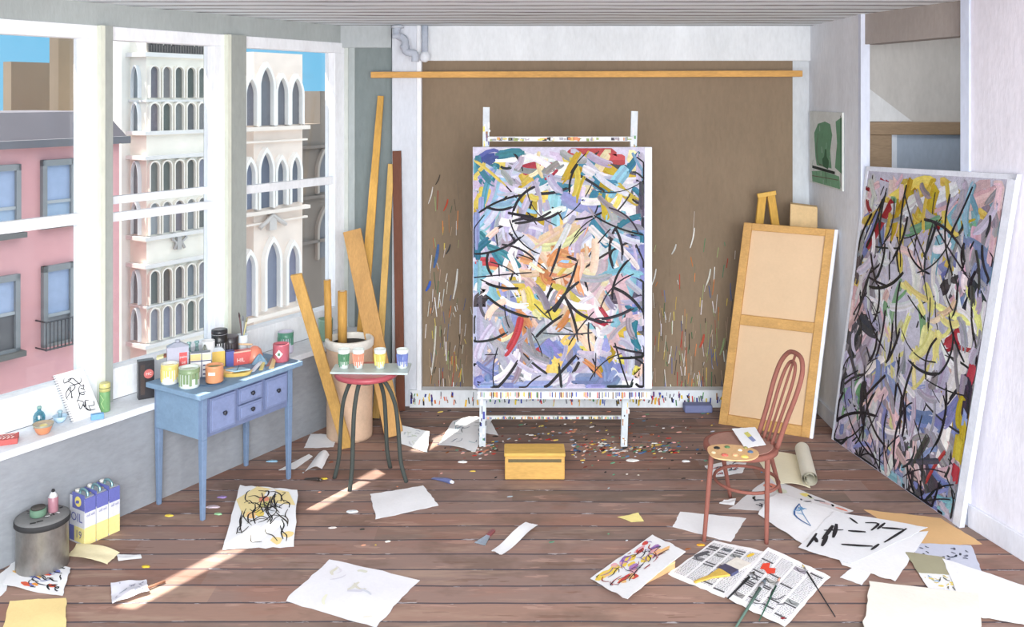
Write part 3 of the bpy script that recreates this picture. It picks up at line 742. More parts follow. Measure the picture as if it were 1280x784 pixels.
# big painting leaning at the right
def big_painting():
    BL, BR, TR, TL = V((2.118, 6.09, 0)), V((2.354, 4.833, 0)), V((2.472, 4.5, 1.887)), V((2.215, 5.745, 1.83))
    t = T('canvas_painting', 'large abstract painting of yellow, white and black strokes leaning by the right wall', 'painting', tuple((BL + BR) / 2))
    s = Surf(TL, TR, BR, BL); n = s.n
    m = MB('painted', (206, 210, 222)); a = [s(0, 0), s(1, 0), s(1, 1), s(0, 1)]; m.hexa([p - n * .026 for p in a], a)
    for q in ((.955, 0, 1, 1), (0, 0, .02, 1), (0, 0, 1, .015)):
        a = [s(q[0], q[1], .004), s(q[2], q[1], .004), s(q[2], q[3], .004), s(q[0], q[3], .004)]; m.hexa([p - n * .004 for p in a], a, (214, 218, 230))
    m.build('canvas_support', t)
    s2 = Surf(s(.02, .015), s(.955, .015), s(.955, 1), s(.02, 1))
    LY=(236,228,150); DG=(70,68,76)
    pal = [[[LAV,RED,WHT],[PNK,GRN,LAV],[OCH,GRY,YEL],[OCH,YEL,LAV],[SKB,LAV,WHT],[PNK,GRY,LAV]],
           [[LAV,GRY,PER],[RED,YEL,WHT],[LAV,GRY,YEL],[LAV,YEL,GRY],[YEL,SKB,GRN],[LAV,PNK,GRY]],
           [[GRY,WHT,RED],[PNK,WHT],[WHT,PNK,LAV],[WHT,RED,LAV],[WHT,GRY],[PER,GRY,LAV]],
           [[LAV,DG,GRY],[WHT,LAV],[GRN,LY,WHT],[WHT,LY,LAV],[LY,WHT,GRY],[LAV,PER,DG]],
           [[WHT,YEL,LAV],[PNK,WHT],[LY,WHT,GRN],[WHT,LY],[GRY,LY,PEA],[WHT,LAV,PEA]],
           [[PNK,RED,WHT],[PNK,LAV],[LY,CRM,WHT],[LY,CRM],[LY,WHT],[LAV,GRY,RED]],
           [[LAV,DG,PNK],[GRY,LAV,DG],[LY,CRM],[LY,GRY],[WHT,LAV],[GRY,RED,DG]],
           [[GRY,LAV,DG],[GRY,PER],[LY,WHT,PER],[LAV,PER],[WHT,GRY,LAV],[GRY,DG,OCH]],
           [[GRN,DG,LAV],[PNK,LAV],[WHT,PNK],[LAV,WHT],[WHT,GRY],[PER,OCH,DG]],
           [[PER,GRN,LAV],[PNK,WHT],[LAV,PER],[WHT,PNK],[DG,PER,GRY],[PER,RED,GRY]],
           [[LAV,PER],[PNK,LAV],[LAV,GRY],[WHT,PNK],[PER,DG],[SKB,PER,RED]],
           [[PER,LAV],[LAV,WHT],[PER,SKB],[LAV,PNK],[PER,SKB],[SKB,PER,LAV]]]
    m = MB('impasto', LAV); m.add([s2(0, 0, .001), s2(1, 0, .001), s2(1, 1, .001), s2(0, 1, .001)], [(0, 1, 2, 3)], (186, 184, 200))
    brushwork(m, s2, pal, 640, random.Random(23), (.024, .07), (.10, .40), 190, bl=(.1, .5), bw=(.007, .02), flow=lambda u, v, r: r.choice([r.gauss(1.9, .4), r.gauss(1.2, .4), r.uniform(0, PI)]))
    m.build('paint_layer', t)
big_painting()

# small picture on the far right wall
def small_picture():
    xw = 2.197
    def q(px, py): Y = xw * F / (px - 640); return V((xw, Y, EYE - (py - HZ) / F * Y))
    tl, tr = q(1014, 144), q(1055, 135); yl, yr = tl.y, tr.y; zt = (tl.z + tr.z) / 2; zb = (q(1014, 233).z + q(1055, 233).z) / 2
    t = T('framed_picture', 'small green and white picture hanging on the white wall at right', 'picture', (xw, (yl + yr) / 2, zb))
    s = Surf((xw - .012, yl, zt), (xw - .012, yr, zt), (xw - .012, yr, zb), (xw - .012, yl, zb))
    m = MB('painted', (214, 218, 214)); s.slab(m, .012, 2, 2); m.build('sheet', t)
    m = MB('painted'); G = (96, 150, 112); G2 = (52, 100, 66); DK = (36, 44, 40)
    s.patch(m, [(.2, .62), (.16, .3), (.28, .17), (.5, .13), (.66, .16), (.72, .3), (.66, .5), (.7, .74), (.24, .74)], G, .0010)
    s.patch(m, [(.82, .12), (.99, .06), (.99, .78), (.8, .72), (.86, .4)], G, .0012)
    s.patch(m, [(.08, .84), (.4, .8), (.92, .82), (.95, .98), (.1, .98)], (110, 164, 124), .0012)
    s.patch(m, [(.44, .74), (.42, .64), (.48, .6), (.5, .5), (.55, .5), (.56, .6), (.63, .65), (.6, .76)], G2, .0016)
    s.stroke(m, [(.1, .775), (.8, .79)], .02, DK, .002, taper=False); s.stroke(m, [(.96, .04), (.97, .96)], .012, DK, .002); s.stroke(m, [(.52, .8), (.55, .95)], .012, DK, .0022)
    s.stroke(m, [(.3, .3), (.24, .5), (.3, .7), (.45, .72)], .008, (100, 84, 70), .0018); s.stroke(m, [(.1, .9), (.9, .87)], .01, (110, 90, 74), .002)
    for k in range(26):
        u, v = R.uniform(.05, .95), R.uniform(.06, .95); s.stroke(m, [(u, v), (u + R.uniform(-.04, .04), v + .08)], .008, jit(R.choice([G, (150, 186, 160), (220, 224, 220), G2]), 12), .0014 + k*1e-5)
    m.build('green_motif', t)
small_picture()

# ceiling pipes
m = MB('painted', (178, 186, 200))
m.tube(smooth2([D(497, 34, 6.64), D(496, 43, 6.62), D(506, 50, 6.6), D(507, 64, 6.58), D(518, 67, 6.56), D(519, 77, 6.56)], 4), .027, 10)
for a in ((496, 43), (506, 57), (517, 66)): m.lathe(D(a[0], a[1] + 2, 6.6), [(.033, -.015), (.036, 0), (.033, .015)], 10)
m.lathe(D(497, 35, 6.64), [(.045, 0), (.045, .012), (.03, .02)], 12, (190, 196, 206)); tag(m.build('drain_pipe'), 'white crooked pipe coming down from the ceiling at the pillar', 'pipe')
m = MB('painted', (176, 186, 202)); m.tube([D(531, 32, 6.66), D(531, 66, 6.66)], .024, 10); m.lathe(D(531, 71, 6.66), [(.01, -.04), (.034, -.025), (.04, 0), (.034, .025), (.02, .04)], 14, (222, 228, 236))
tag(m.build('ceiling_pipe'), 'short straight white pipe with a round end beside the crooked pipe', 'pipe')

# ------------------------------------------------------------------ blue table
TZ = .69; FL = V((-1.650, 4.90, 0)); FR = FL + WD * .66; ld = (FR - FL).normalized(); wd = V((-ld.y, ld.x, 0)); TWd = .395; TL_ = (FR - FL).length
def TP(a, b, z): "table frame: a along the front, b towards the wall"; p = FL + ld * a + wd * b; return V((p.x, p.y, z))
def tbox(mb, a0, a1, b0, b1, z0, z1, col=None, mat=None):
    q = [TP(a0, b0, z0), TP(a1, b0, z0), TP(a1, b1, z0), TP(a0, b1, z0)]; return mb.hexa(q, [p + V((0, 0, z1 - z0)) for p in q], col, mat)
tb = T('desk', 'blue painted wooden desk with four drawers under the windows, cluttered with paint cans', 'desk', tuple(TP(TL_/2, TWd/2, 0)))
BL_ = (104, 130, 164); BD = (100, 114, 152); BT = (112, 144, 174)
m = MB('painted', BT); tbox(m, -.045, TL_ + .05, -.035, TWd + .015, TZ - .028, TZ); m.build('desk_top', tb, .004)
m = MB('painted', BD); tbox(m, .02, TL_ - .005, .012, TWd - .01, TZ - .255, TZ - .028); tbox(m, -.003, .02, .03, TWd - .02, TZ - .255, TZ - .028, BT); m.build('case', tb)
lw = .034
for a, b in ((0, 0), (TL_ - lw, 0), (0, TWd - lw), (TL_ - lw, TWd - lw)):
    m = MB('painted', BL_); 
    lo = [TP(a + .006, b + .006, 0), TP(a + lw - .006, b + .006, 0), TP(a + lw - .006, b + lw - .006, 0), TP(a + .006, b + lw - .006, 0)]
    hi = [TP(a, b, TZ - .26), TP(a + lw, b, TZ - .26), TP(a + lw, b + lw, TZ - .26), TP(a, b + lw, TZ - .26)]
    m.hexa(lo, hi); m.hexa(hi, [p + V((0, 0, .232)) for p in hi]); m.build('leg', tb, .003)
for a0, a1, z0, z1, kz in ((.05, .225, .455, .64, .545), (.25, .42, .555, .64, .6), (.25, .42, .465, .545, .51), (.445, .615, .47, .64, .56)):
    m = MB('painted', tone(BD, 1.08)); tbox(m, a0, a1, -.004, .015, z0, z1); tbox(m, a0 + .012, a1 - .012, -.007, .0, z0 + .012, z1 - .012, tone(BD, 1.16)); dr = m.build('drawer', tb, .002)
    m = MB('gloss', (44, 48, 60)); m.lathe(TP((a0+a1)/2, -.007, kz), [(.005, 0), (.005, .008), (.012, .012), (.013, .018), (.006, .023)], 12, axis=-wd); m.build('knob', dr)

# ------------------------------------------------------------------ chair
SC = V((1.20, 4.83, .445)); CH = (136, 72, 56)
ch = T('bentwood_chair', 'red brown bentwood chair with a palette on its round seat', 'chair', (SC.x, SC.y, 0))
sr = .192
m = MB('painted', CH); m.lathe(SC - V((0, 0, .03)), [(sr - .012, 0), (sr, .006), (sr, .026), (sr - .01, .03)], 36); m.lathe(SC, [(sr - .025, .0005), (sr - .03, .0015)], 36, (158, 112, 96)); m.build('seat', ch)
bdir = V((1, .22)).normalized(); bdir = V((bdir.x, bdir.y, 0)); sdir = V((-bdir.y, bdir.x, 0))
feet = [P(880, 677), P(958, 680), P(913, 622), P(976, 617)]
tops = [(-.15, .10), (.06, -.165), (-.02, .168), (.155, .08)]
for f, (dx, dy) in zip(feet, ((-.165, -.06), (.10, -.150), (-.075, .160), (.16, .075))):
    m = MB('painted', CH); tp = SC + V((dx, dy, -.02)); mid = tp.lerp(f, .5) + (tp - f).normalized().cross(V((0, 0, 1))) * 0
    m.tube(smooth2([tp, tp.lerp(f, .3), tp.lerp(f, .7) - (f - tp) .normalized() * 0, f], 3), .0145, 10, r1=.0105); m.build('leg', ch)
m = MB('painted', CH); hc = V((0, 0, 0)); ring = []
t_ = .48
q = [ (SC + V((dx, dy, -.02))).lerp(f, t_) for f, (dx, dy) in zip(feet, ((-.165, -.06), (.10, -.150), (-.075, .160), (.16, .075)))]
cc = sum(q, V((0, 0, 0))) / 4
for k in range(28):
    a = 2 * PI * k / 28; ring.append(V((SC.x + .035 + .165 * math.cos(a), SC.y + .02 + .175 * math.sin(a), .25)))
m.tube(ring, .0085, 8, closed=True); m.build('stretcher_ring', ch)
# back: two nested bent loops and a centre spindle, leaning back to the right
def bk(s_, h, lean=.36):
    "s_ across the back, h height above the seat"
    p = SC + bdir * (.155 + h * lean) + sdir * s_; return p + V((0, 0, h))
bk0 = SC
def loop(w0, w1, h, n=9):
    pts = [(-w0, 0), (-w0 * 1.05, h * .3), (-w1, h * .62), (-w1 * .92, h * .84), (-w1 * .55, h * .97), (0, h), (w1 * .55, h * .97), (w1 * .92, h * .84), (w1, h * .62), (w0 * 1.05, h * .3), (w0, 0)]
    return [bk(a, b) for a, b in smooth2(pts, 4)]
m = MB('painted', CH); m.tube(loop(.10, .12, .455), .0125, 10); m.build('backrest_loop', ch)
m = MB('painted', CH); m.tube(loop(.045, .055, .41), .009, 8); m.build('inner_loop', ch)
m = MB('painted', CH); m.tube([bk(0, 0), bk(0, .25), bk(0, .445)], .007, 8); m.build('spindle', ch)

# palette and card on the seat
def disc_shape(mb, c, pts, z0, z1, col=None, mat=None):
    return mb.hexa([(c[0] + x, c[1] + y, z0) for x, y in pts], [(c[0] + x, c[1] + y, z1) for x, y in pts], col, mat)
pc = P(915, 565, .455); pc = (pc.x, pc.y)
pts = [(.128 * math.cos(a) * (1 + .06 * math.cos(3*a)), .115 * math.sin(a) * (1 + .1 * math.cos(2*a + .5))) for a in [2*PI*k/28 for k in range(28)]]
z = .4475
t = T('paint_palette', 'oval ochre palette with dabs of colour lying on the chair seat', 'palette', (pc[0], pc[1], z))
m = MB('painted', (216, 168, 106)); disc_shape(m, pc, pts, z, z + .007); m.build('palette_board', t, .001)
for px, py, c, sx in ((896, 560, (30, 32, 34), .017), (909, 559, (80, 120, 70), .015), (932, 560, (150, 140, 60), .012), (938, 565, (60, 100, 140), .015), (906, 569, (210, 70, 40), .018), (919, 569, (226, 160, 100), .016), (931, 571, (236, 200, 60), .02), (925, 563, (240, 230, 200), .012), (892, 566, (226, 200, 150), .012)):
    p = P(px, py, z + .008); m = MB('gloss', c); m.lathe(V((p.x, p.y, z + .0068)), [(sx, 0), (sx * .9, .004), (sx * .4, .008)], 10); m.build('paint_dab', t)

# ------------------------------------------------------------------ stool
sc_ = V((X(458, 5.42), 5.42, 0)); SZ = .655
st = T('stool', 'metal stool with a round red seat and curved dark wire legs', 'stool', tuple(sc_))
m = MB('gloss', (172, 44, 62)); m.lathe(sc_ + V((0, 0, SZ - .035)), [(.165, 0), (.184, .006), (.188, .02), (.184, .03), (.17, .035)], 36); m.build('seat', st)
m = MB('painted', (58, 64, 62)); m.lathe(sc_ + V((0, 0, SZ - .075)), [(.05, 0), (.055, .02), (.04, .04)], 18); m.build('hub', st)
foot = [P(418, 598), P(437, 614), P(489, 590), P(508, 604)]
foot = [P(418, 598), P(437, 614), P(488, 585), P(508, 603)]
for f in foot:
    d = V((f.x - sc_.x, f.y - sc_.y, 0)); c = sc_
    pts = [c + V((0, 0, SZ - .06)) + d * .05, c + V((0, 0, SZ - .045)) + d * .25, c + V((0, 0, SZ - .08)) + d * .5, c + V((0, 0, SZ - .2)) + d * .72, c + V((0, 0, .3)) + d * .80, c + V((0, 0, .12)) + d * .86, c + d]
    m = MB('painted', (66, 72, 68)); m.tube(smooth2(pts, 4), .0125, 8); m.build('leg', st)
# glass sheet on the stool and four tumblers of paint
ga, gb_ = V((X(416, 5.42), 5.42, SZ)), V((X(512, 5.42), 5.42, SZ))
m = MB('gloss', (186, 202, 198))
m.hexa([(ga.x, 5.34, SZ + .001), (gb_.x, 5.32, SZ + .001), (gb_.x, 5.52, SZ + .001), (ga.x, 5.50, SZ + .001)], [(ga.x, 5.34, SZ + .012), (gb_.x, 5.32, SZ + .012), (gb_.x, 5.52, SZ + .012), (ga.x, 5.50, SZ + .012)])
tag(m.build('glass_sheet'), 'pale glass sheet laid across the red stool seat', 'glass sheet')
for px, nm, c in ((430, 'green', (70, 130, 90)), (448, 'orange', (222, 130, 90)), (475, 'yellow', (214, 196, 70)), (503, 'blue', (90, 110, 180))):
    y = 5.42; c0 = V((X(px, y), y, SZ + .013)); t = T('paint_glass', 'small tumbler streaked with %s paint on the glass sheet' % nm, 'glass', tuple(c0), 'paint tumblers on the stool')
    m = MB('painted', (226, 232, 226)); m.lathe(c0, [(.026, 0), (.030, .06), (.036, .112), (.033, .112), (.027, .05), (.022, .012)], 16, caps=True); m.build('tumbler', t)
    m = MB('gloss', c); m.lathe(c0, [(.0290, .042), (.0338, .088), (.033, .088)], 16, caps=False)
    for k in range(7):
        a = -PI/2 + (k - 3) * .42; rr = .0335; m.bar(c0 + V((rr * math.cos(a), rr * math.sin(a), .085)), c0 + V((rr*.86 * math.cos(a), rr*.86 * math.sin(a), R.uniform(.008, .03))), .006, .004, jit(c, 12), side=(1, 0, 0))
    m.build('paint', t)

# ------------------------------------------------------------------ tall bucket with rolls and the leaning planks
bc = V((X(437, 6.15), 6.15, 0)); BH = .655
t = T('tall_drum', 'tall tan cardboard drum with a white rim behind the stool', 'drum', tuple(bc))
m = MB('painted', (206, 170, 138)); m.lathe(bc, [(.150, 0), (.152, .02), (.152, BH - .06), (.138, BH - .06), (.138, .02)], 36); m.build('drum_body', t)
m = MB('painted', (234, 230, 220)); m.lathe(bc, [(.150, BH - .06), (.160, BH - .05), (.162, BH - .01), (.154, BH), (.138, BH), (.134, BH - .012), (.134, BH - .055)], 36, caps=False); m.build('rim', t)
m = MB('painted', (46, 42, 40)); m.lathe(bc + V((0, 0, BH - .07)), [(.134, 0), (.134, .03)], 28); m.build('painted_inner_shade', t)  # dark disc put in for the shade inside the drum
for pxa, pya, pxb, rr, dx, lab in ((409, 350, 411, .024, -.075, 'taller ochre roll standing at the left in the tan drum'), (428, 364, 428, .031, -.02, 'shorter thick ochre roll standing in the tan drum')):
    y = 6.15; a = V((X(pxb, y), y, BH - .039)); b = V((X(pxa, y), y, Zb(pya, y)))
    m = MB('wood', (204, 156, 82)); m.tube([a, b], rr, 14); m.lathe(b, [(rr * .6, .0005), (rr * .5, .001)], 12, (240, 230, 210)); tag(m.build('canvas_roll'), lab, 'roll')
def plank(name, lab, a, b, w, th, col, side=(1, 0, 0), w1=None, cat='plank'):
    m = MB('wood', tone(col, .93)); m.bar(a, b, w, th, side=side, w1=w1); tag(m.build(name, None, .003), lab, cat)
plank('plank', 'narrow yellow plank leaning left in front of the tan drum', P(434, 561) + V((0, 0, .008)), D(370, 343, 5.62), .07, .022, (214, 168, 96))
plank('board', 'wide ochre board leaning between the tan drum and the white pillar', P(490, 556) + V((0, .12, .012)), D(440, 288, 6.43), .125, .025, (206, 158, 96))
plank('batten', 'long tapering yellow lath leaning up the grey corner', V((X(444, 6.42), 6.42, .01)), D(476, 120, 6.74), .085, .02, (218, 168, 84), w1=.045)
plank('batten', 'thin pale yellow lath leaning right beside the dark brown post', V((X(470, 6.45), 6.45, .01)), D(489, 205, 6.70), .05, .02, (222, 180, 104), w1=.045)
plank('post', 'dark reddish brown square post standing against the white pillar', V((X(500.5, 6.62), 6.64, .0)), V((X(495.5, 6.66), 6.685, Zb(189, 6.66))), .062, .03, (118, 72, 54), cat='post')

# ------------------------------------------------------------------ wooden box on the floor
a = P(633, 600); Yb = a.y
t = T('wooden_box', 'ochre wooden box with a dark slot standing on the floor in front of the easel', 'box', (X(668, Yb), Yb + .1, 0))
x0, x1 = X(631, Yb), X(706, Yb); zt_ = .135; dz = .155
m = MB('wood_flat', (198, 156, 88)); m.box((x0, Yb, 0), (x1, Yb + dz, zt_)); m.build('box_body', t, .006)
m = MB('wood_flat', (208, 168, 88)); m.box((x0 - .004, Yb - .004, zt_), (x1 + .004, Yb + dz, zt_ + .022)); m.build('lid', t, .006)
m = MB('painted', (104, 92, 60)); m.box((x0 + .02, Yb - .003, .104), (x1 - .02, Yb + .002, .122)); m.build('slot', t)

# ------------------------------------------------------------------ bin, oil cans
bc = P(53, 706); bc = V((bc.x, bc.y + .12, 0)); br_ = .130
bc = P(53, 708)
t = T('metal_bin', 'round grey metal bin with black rimmed lid at the left wall', 'bin', tuple(bc))
m = MB('metal', (150, 148, 144)); m.lathe(bc, [(.116, 0), (.117, .01), (.114, .215), (.114, .225)], 36); m.build('bin_body', t)
m = MB('painted', (52, 52, 54)); m.lathe(bc, [(.117, .212), (.124, .218), (.124, .238), (.118, .243)], 36, caps=False); m.build('rim', t)
m = MB('painted', (112, 112, 112)); m.lathe(bc, [(.118, .226), (.121, .243), (.106, .252), (.06, .256), (.01, .257)], 36)
for k in range(16):
    a = R.uniform(0, 2*PI); rr = R.uniform(.04, .105); p = bc + V((rr*math.cos(a), rr*math.sin(a), .256 - rr*.02)); q = p + V((R.uniform(-.03,.03), R.uniform(-.02,.02), -.0)); m.bar(p, q, .006, .004, R.choice([(40,40,42),(200,200,200),(70,70,72)]), side=(0, 1, 0))
m.build('lid', t)
c0 = bc + V((-.005, -.03, .257))
t = T('paint_tin', 'squat green tin with dark lid lying on the bin', 'tin', tuple(c0))
m = MB('painted', (92, 128, 104)); m.lathe(c0, [(.030, 0), (.037, .006), (.036, .034), (.03, .036)], 20); m.build('tin_body', t)
m = MB('painted', (70, 66, 62)); m.lathe(c0 + V((0, 0, .036)), [(.031, 0), (.032, .008), (.012, .012)], 20); m.build('lid', t)
c0 = bc + V((.042, .02, .256))
t = T('spray_bottle', 'small dusty pink bottle with black cap on the bin lid', 'bottle', tuple(c0))
m = MB('gloss', (160, 104, 118)); m.lathe(c0, [(.022, 0), (.023, .005), (.023, .07), (.012, .086)], 18); m.build('bottle_body', t)
m = MB('painted', (210, 212, 214)); m.lathe(c0, [(.0225, .072), (.013, .088), (.008, .095)], 18); m.build('shoulder', t)
m = MB('painted', (40, 40, 44)); m.lathe(c0, [(.006, .094), (.009, .1), (.006, .108)], 12); m.build('cap', t)
# oil cans: three in a row, slightly turned, plus the one behind
def oil_can(i, org, lab, letters, ww):
    ex = V((WD.x, WD.y, 0)); ey = V((-WN.x, -WN.y, 0))     # row runs along the wall; the front turned to the room
    w, d, h = ww - .006, .125, .235
    def C(a, b, z): return org + ex * a + ey * b + V((0, 0, z))
    t = T('oil_can', lab, 'can', tuple(org), 'blue and yellow oil cans by the bin')
    BLU_, WH_, YE_ = (84, 92, 178), (214, 216, 226), (234, 220, 128)
    m = MB('gloss', WH_)
    for z0, z1, c in ((0, .09, YE_), (.09, .165, WH_), (.165, h, BLU_)):
        q = [C(0, 0, z0), C(w, 0, z0), C(w, d, z0), C(0, d, z0)]; m.hexa(q, [p + V((0, 0, z1 - z0)) for p in q], c)
    e = .0015
    def pan(x0, x1, z0, z1, c, o=e): m.hexa([C(-o, x0, z0), C(-o, x1, z0), C(0, x1, z0), C(0, x0, z0)], [C(-o, x0, z1), C(-o, x1, z1), C(0, x1, z1), C(0, x0, z1)], c)
    # end face (towards the bin): the lettered panel
    pan(.0, d, .0, h, WH_); pan(.0, .10, .175, .255, BLU_, .003); pan(.0, .085, .01, .085, YE_, .003); pan(.085, d, .01, .085, BLU_, .003)
    q = C(-.004, .05, .215); m.lathe(q, [(.026, 0), (.026, .001)], 14, (240, 220, 90), axis=-ex)
    m.box(tuple(q - V((.006, .012, .004))), tuple(q + V((.008, -.004, .008))), (60, 66, 150))
    put_text(m, 'OIL', .062, C(-.005, .062, .132), -ey, (0, 0, 1), (70, 80, 170)); put_text(m, '19', .055, C(-.005, .045, .048), -ey, (0, 0, 1), (80, 80, 150))
    put_text(m, letters, .02, C(w/2, -.003, .15), ex, (0, 0, 1), (70, 80, 160))
    m.build('can_body', t)
    m = MB('metal', (196, 200, 200)); q = [C(.006, .006, h), C(w-.006, .006, h), C(w-.006, d-.006, h), C(.006, d-.006, h)]; m.hexa(q, [p + V((0, 0, .006)) for p in q]); m.build('can_top', t)
    m = MB('metal', (150, 190, 196)); m.tube(smooth2([C(w/2, .02, h), C(w/2, .025, h + .022), C(w/2, .052, h + .03), C(w/2, .08, h + .022), C(w/2, .085, h)], 4), .007, 6); m.build('handle', t)
    m = MB('painted', (216, 214, 208)); m.lathe(C(w/2, .105, h + .004), [(.013, 0), (.013, .014), (.01, .016)], 14); m.build('cap', t)
us = [UW(px, .137) for px in (106, 121, 136.5, 151)]
for i in range(3):
    p = LW(us[i], .137, 0); oil_can(i, p, ('blue and yellow oil can with lettered end, nearest to the bin', 'middle oil can of the blue and yellow row by the bin', 'blue and yellow oil can at the end nearest the desk')[i], 'oil oil', us[i+1] - us[i])
# ================================================================== small things on the desk and the sill
PXM = lambda Y: Y / F
def on(px, py, z): return P(px, py, z)
def sill_at(px, off): return LW(UW(px, off), off, .5635)
def drips(m, c, r0, r1, zt, zlo, zhi, col, n=11, mat='gloss'):
    for k in range(n):
        a = -PI/2 + (k - n/2) * .3; zz = R.uniform(zlo, zhi); f = (zt - zz) / max(zt, .001); rb = r1 + (r0 - r1) * f
        m.bar(V(c) + V((r1 * 1.01 * math.cos(a), r1 * 1.01 * math.sin(a), zt)), V(c) + V((rb * 1.02 * math.cos(a), rb * 1.02 * math.sin(a), zz)), r1 * R.uniform(.12, .3), r1 * .1, jit(col, 14), mat, side=(-math.sin(a), math.cos(a), 0))
def jar(name, label, cat, p, wpx, hpx, body, top=None, drip=None, lidcol=None, mat='gloss', flare=1.0, inside=None, group=None):
    k = PXM(p.y); r = wpx * k / 2; h = hpx * k; c = p + V((0, r * .6, .0005))
    t = T(name, label, cat, tuple(c), group)
    m = MB(mat, body); m.lathe(c, [(r * .92 / flare, 0), (r / flare, h * .06), (r, h * .9), (r * 1.02, h), (r * .88, h), (r * .86, h * .8), (r * .8, h * .78)], 24); m.build('body', t)
    m = MB('gloss', inside or (120, 130, 120)); m.lathe(c + V((0, 0, h * .82)), [(r * .84, 0), (r * .84, h * .04)], 20); m.build('contents', t)
    if drip:
        m = MB('gloss', drip); m.lathe(c, [(r * 1.015, h * .72), (r * 1.03, h * .99), (r * .9, h * 1.005)], 24, caps=False); drips(m, c, r / flare, r, h * .74, h * .12, h * .5, drip); m.build('paint_drips', t)
    if lidcol:
        m = MB('gloss', lidcol); m.lathe(c + V((0, 0, h)), [(r * 1.03, 0), (r * 1.05, h * .04), (r * 1.03, h * .14), (r * .8, h * .16)], 24); m.build('lid', t)
    return t, c, r, h
def facing(p, yaw):
    ex = V((math.cos(yaw), math.sin(yaw), 0)); ey = V((-math.sin(yaw), math.cos(yaw), 0)); return ex, ey
def carton(name, label, cat, p, w, d, h, yaw, col, panels=(), top=None, mat='painted', txt=None, parent_t=None, bev=.002):
    "p = front bottom middle"
    ex, ey = facing(p, yaw); C = lambda a, b, z: p + ex * a + ey * b + V((0, 0, z + .0005))
    t = T(name, label, cat, tuple(p)); m = MB(mat, col)
    q = [C(-w/2, 0, 0), C(w/2, 0, 0), C(w/2, d, 0), C(-w/2, d, 0)]; m.hexa(q, [x + V((0, 0, h)) for x in q]); m.build('body', t, bev)
    if panels or txt:
        m = MB('gloss')
        for a0, a1, z0, z1, cc in panels: m.hexa([C(a0*w, -.0015, z0*h), C(a1*w, -.0015, z0*h), C(a1*w, 0, z0*h), C(a0*w, 0, z0*h)], [C(a0*w, -.0015, z1*h), C(a1*w, -.0015, z1*h), C(a1*w, 0, z1*h), C(a0*w, 0, z1*h)], cc)
        for s_, sz, a, z_, cc in (txt or ()): put_text(m, s_, sz, C(a*w, -.0025, z_*h), ex, (0, 0, 1), cc)
        m.build('label', t)
    return t, C
# --- sill, left to right
def red_box():
    p = sill_at(15, -.09); 
    t, C = carton('tin_box', 'small red tin with white swirls lying on the sill at far left', 'tin', p + V((0, -.06, 0)), .105, .10, .026, .42, (196, 62, 54), ())
    m = MB('gloss', (240, 222, 214))
    for k in range(4):
        a = -.03 + k * .018; m.tube([C(a, .02, .0268), C(a + .012, .035, .0268), C(a - .004, .052, .0268), C(a + .014, .075, .0268)], .0016, 5)
    m.hexa([C(-.045, .088, .0262), C(.045, .088, .0262), C(.045, .099, .0262), C(-.045, .099, .0262)], [C(-.045, .088, .0268), C(.045, .088, .0268), C(.045, .099, .0268), C(-.045, .099, .0268)])
    m.build('lid_pattern', t)
red_box()
p = sill_at(49, -.15); t = T('glass_bottle', 'pale teal round shouldered bottle behind the orange bowl', 'bottle', tuple(p))
m = MB('blue_glass', (150, 196, 200)); m.lathe(p, [(.026, 0), (.028, .01), (.028, .06), (.02, .078), (.009, .088), (.009, .1)], 20); m.build('body', t)
m = MB('gloss', (120, 168, 160)); m.lathe(p + V((0, 0, .098)), [(.011, 0), (.012, .008), (.008, .014)], 14); m.build('neck_ring', t)
m = MB('gloss', (128, 180, 190)); m.lathe(p, [(.022, .004), (.023, .045), (.023, .046)], 16); m.build('liquid', t)
p = sill_at(54, -.055); t = T('bowl', 'orange paint bowl with dusky rim and yellow dab on the sill', 'bowl', tuple(p))
m = MB('gloss', (214, 122, 56)); m.lathe(p, [(.025, 0), (.034, .012), (.045, .04), (.051, .052), (.048, .052), (.04, .036)], 26, cols=[(214,122,56),(214,122,56),(150,150,130),(150,150,130),(180,160,130)]); m.build('body', t)
m = MB('gloss', (190, 172, 150)); m.lathe(p + V((0, 0, .038)), [(.041, 0), (.043, .005)], 20); m.lathe(p + V((.004, -.004, .042)), [(.02, 0), (.016, .004)], 12, (226, 206, 90)); m.build('contents', t)
p = sill_at(75, -.135); t = T('bowl', 'small flared pale blue glass bowl beside the sketch sheet', 'bowl', tuple(p))
m = MB('gloss', (168, 202, 226)); m.lathe(p, [(.018, 0), (.026, .01), (.037, .034), (.034, .034), (.022, .012)], 20); m.build('body', t)
m = MB('gloss', (140, 176, 190)); m.lathe(p + V((0, 0, .013)), [(.008, 0), (.008, .035), (.014, .042), (.008, .05)], 12); m.build('stopper', t)
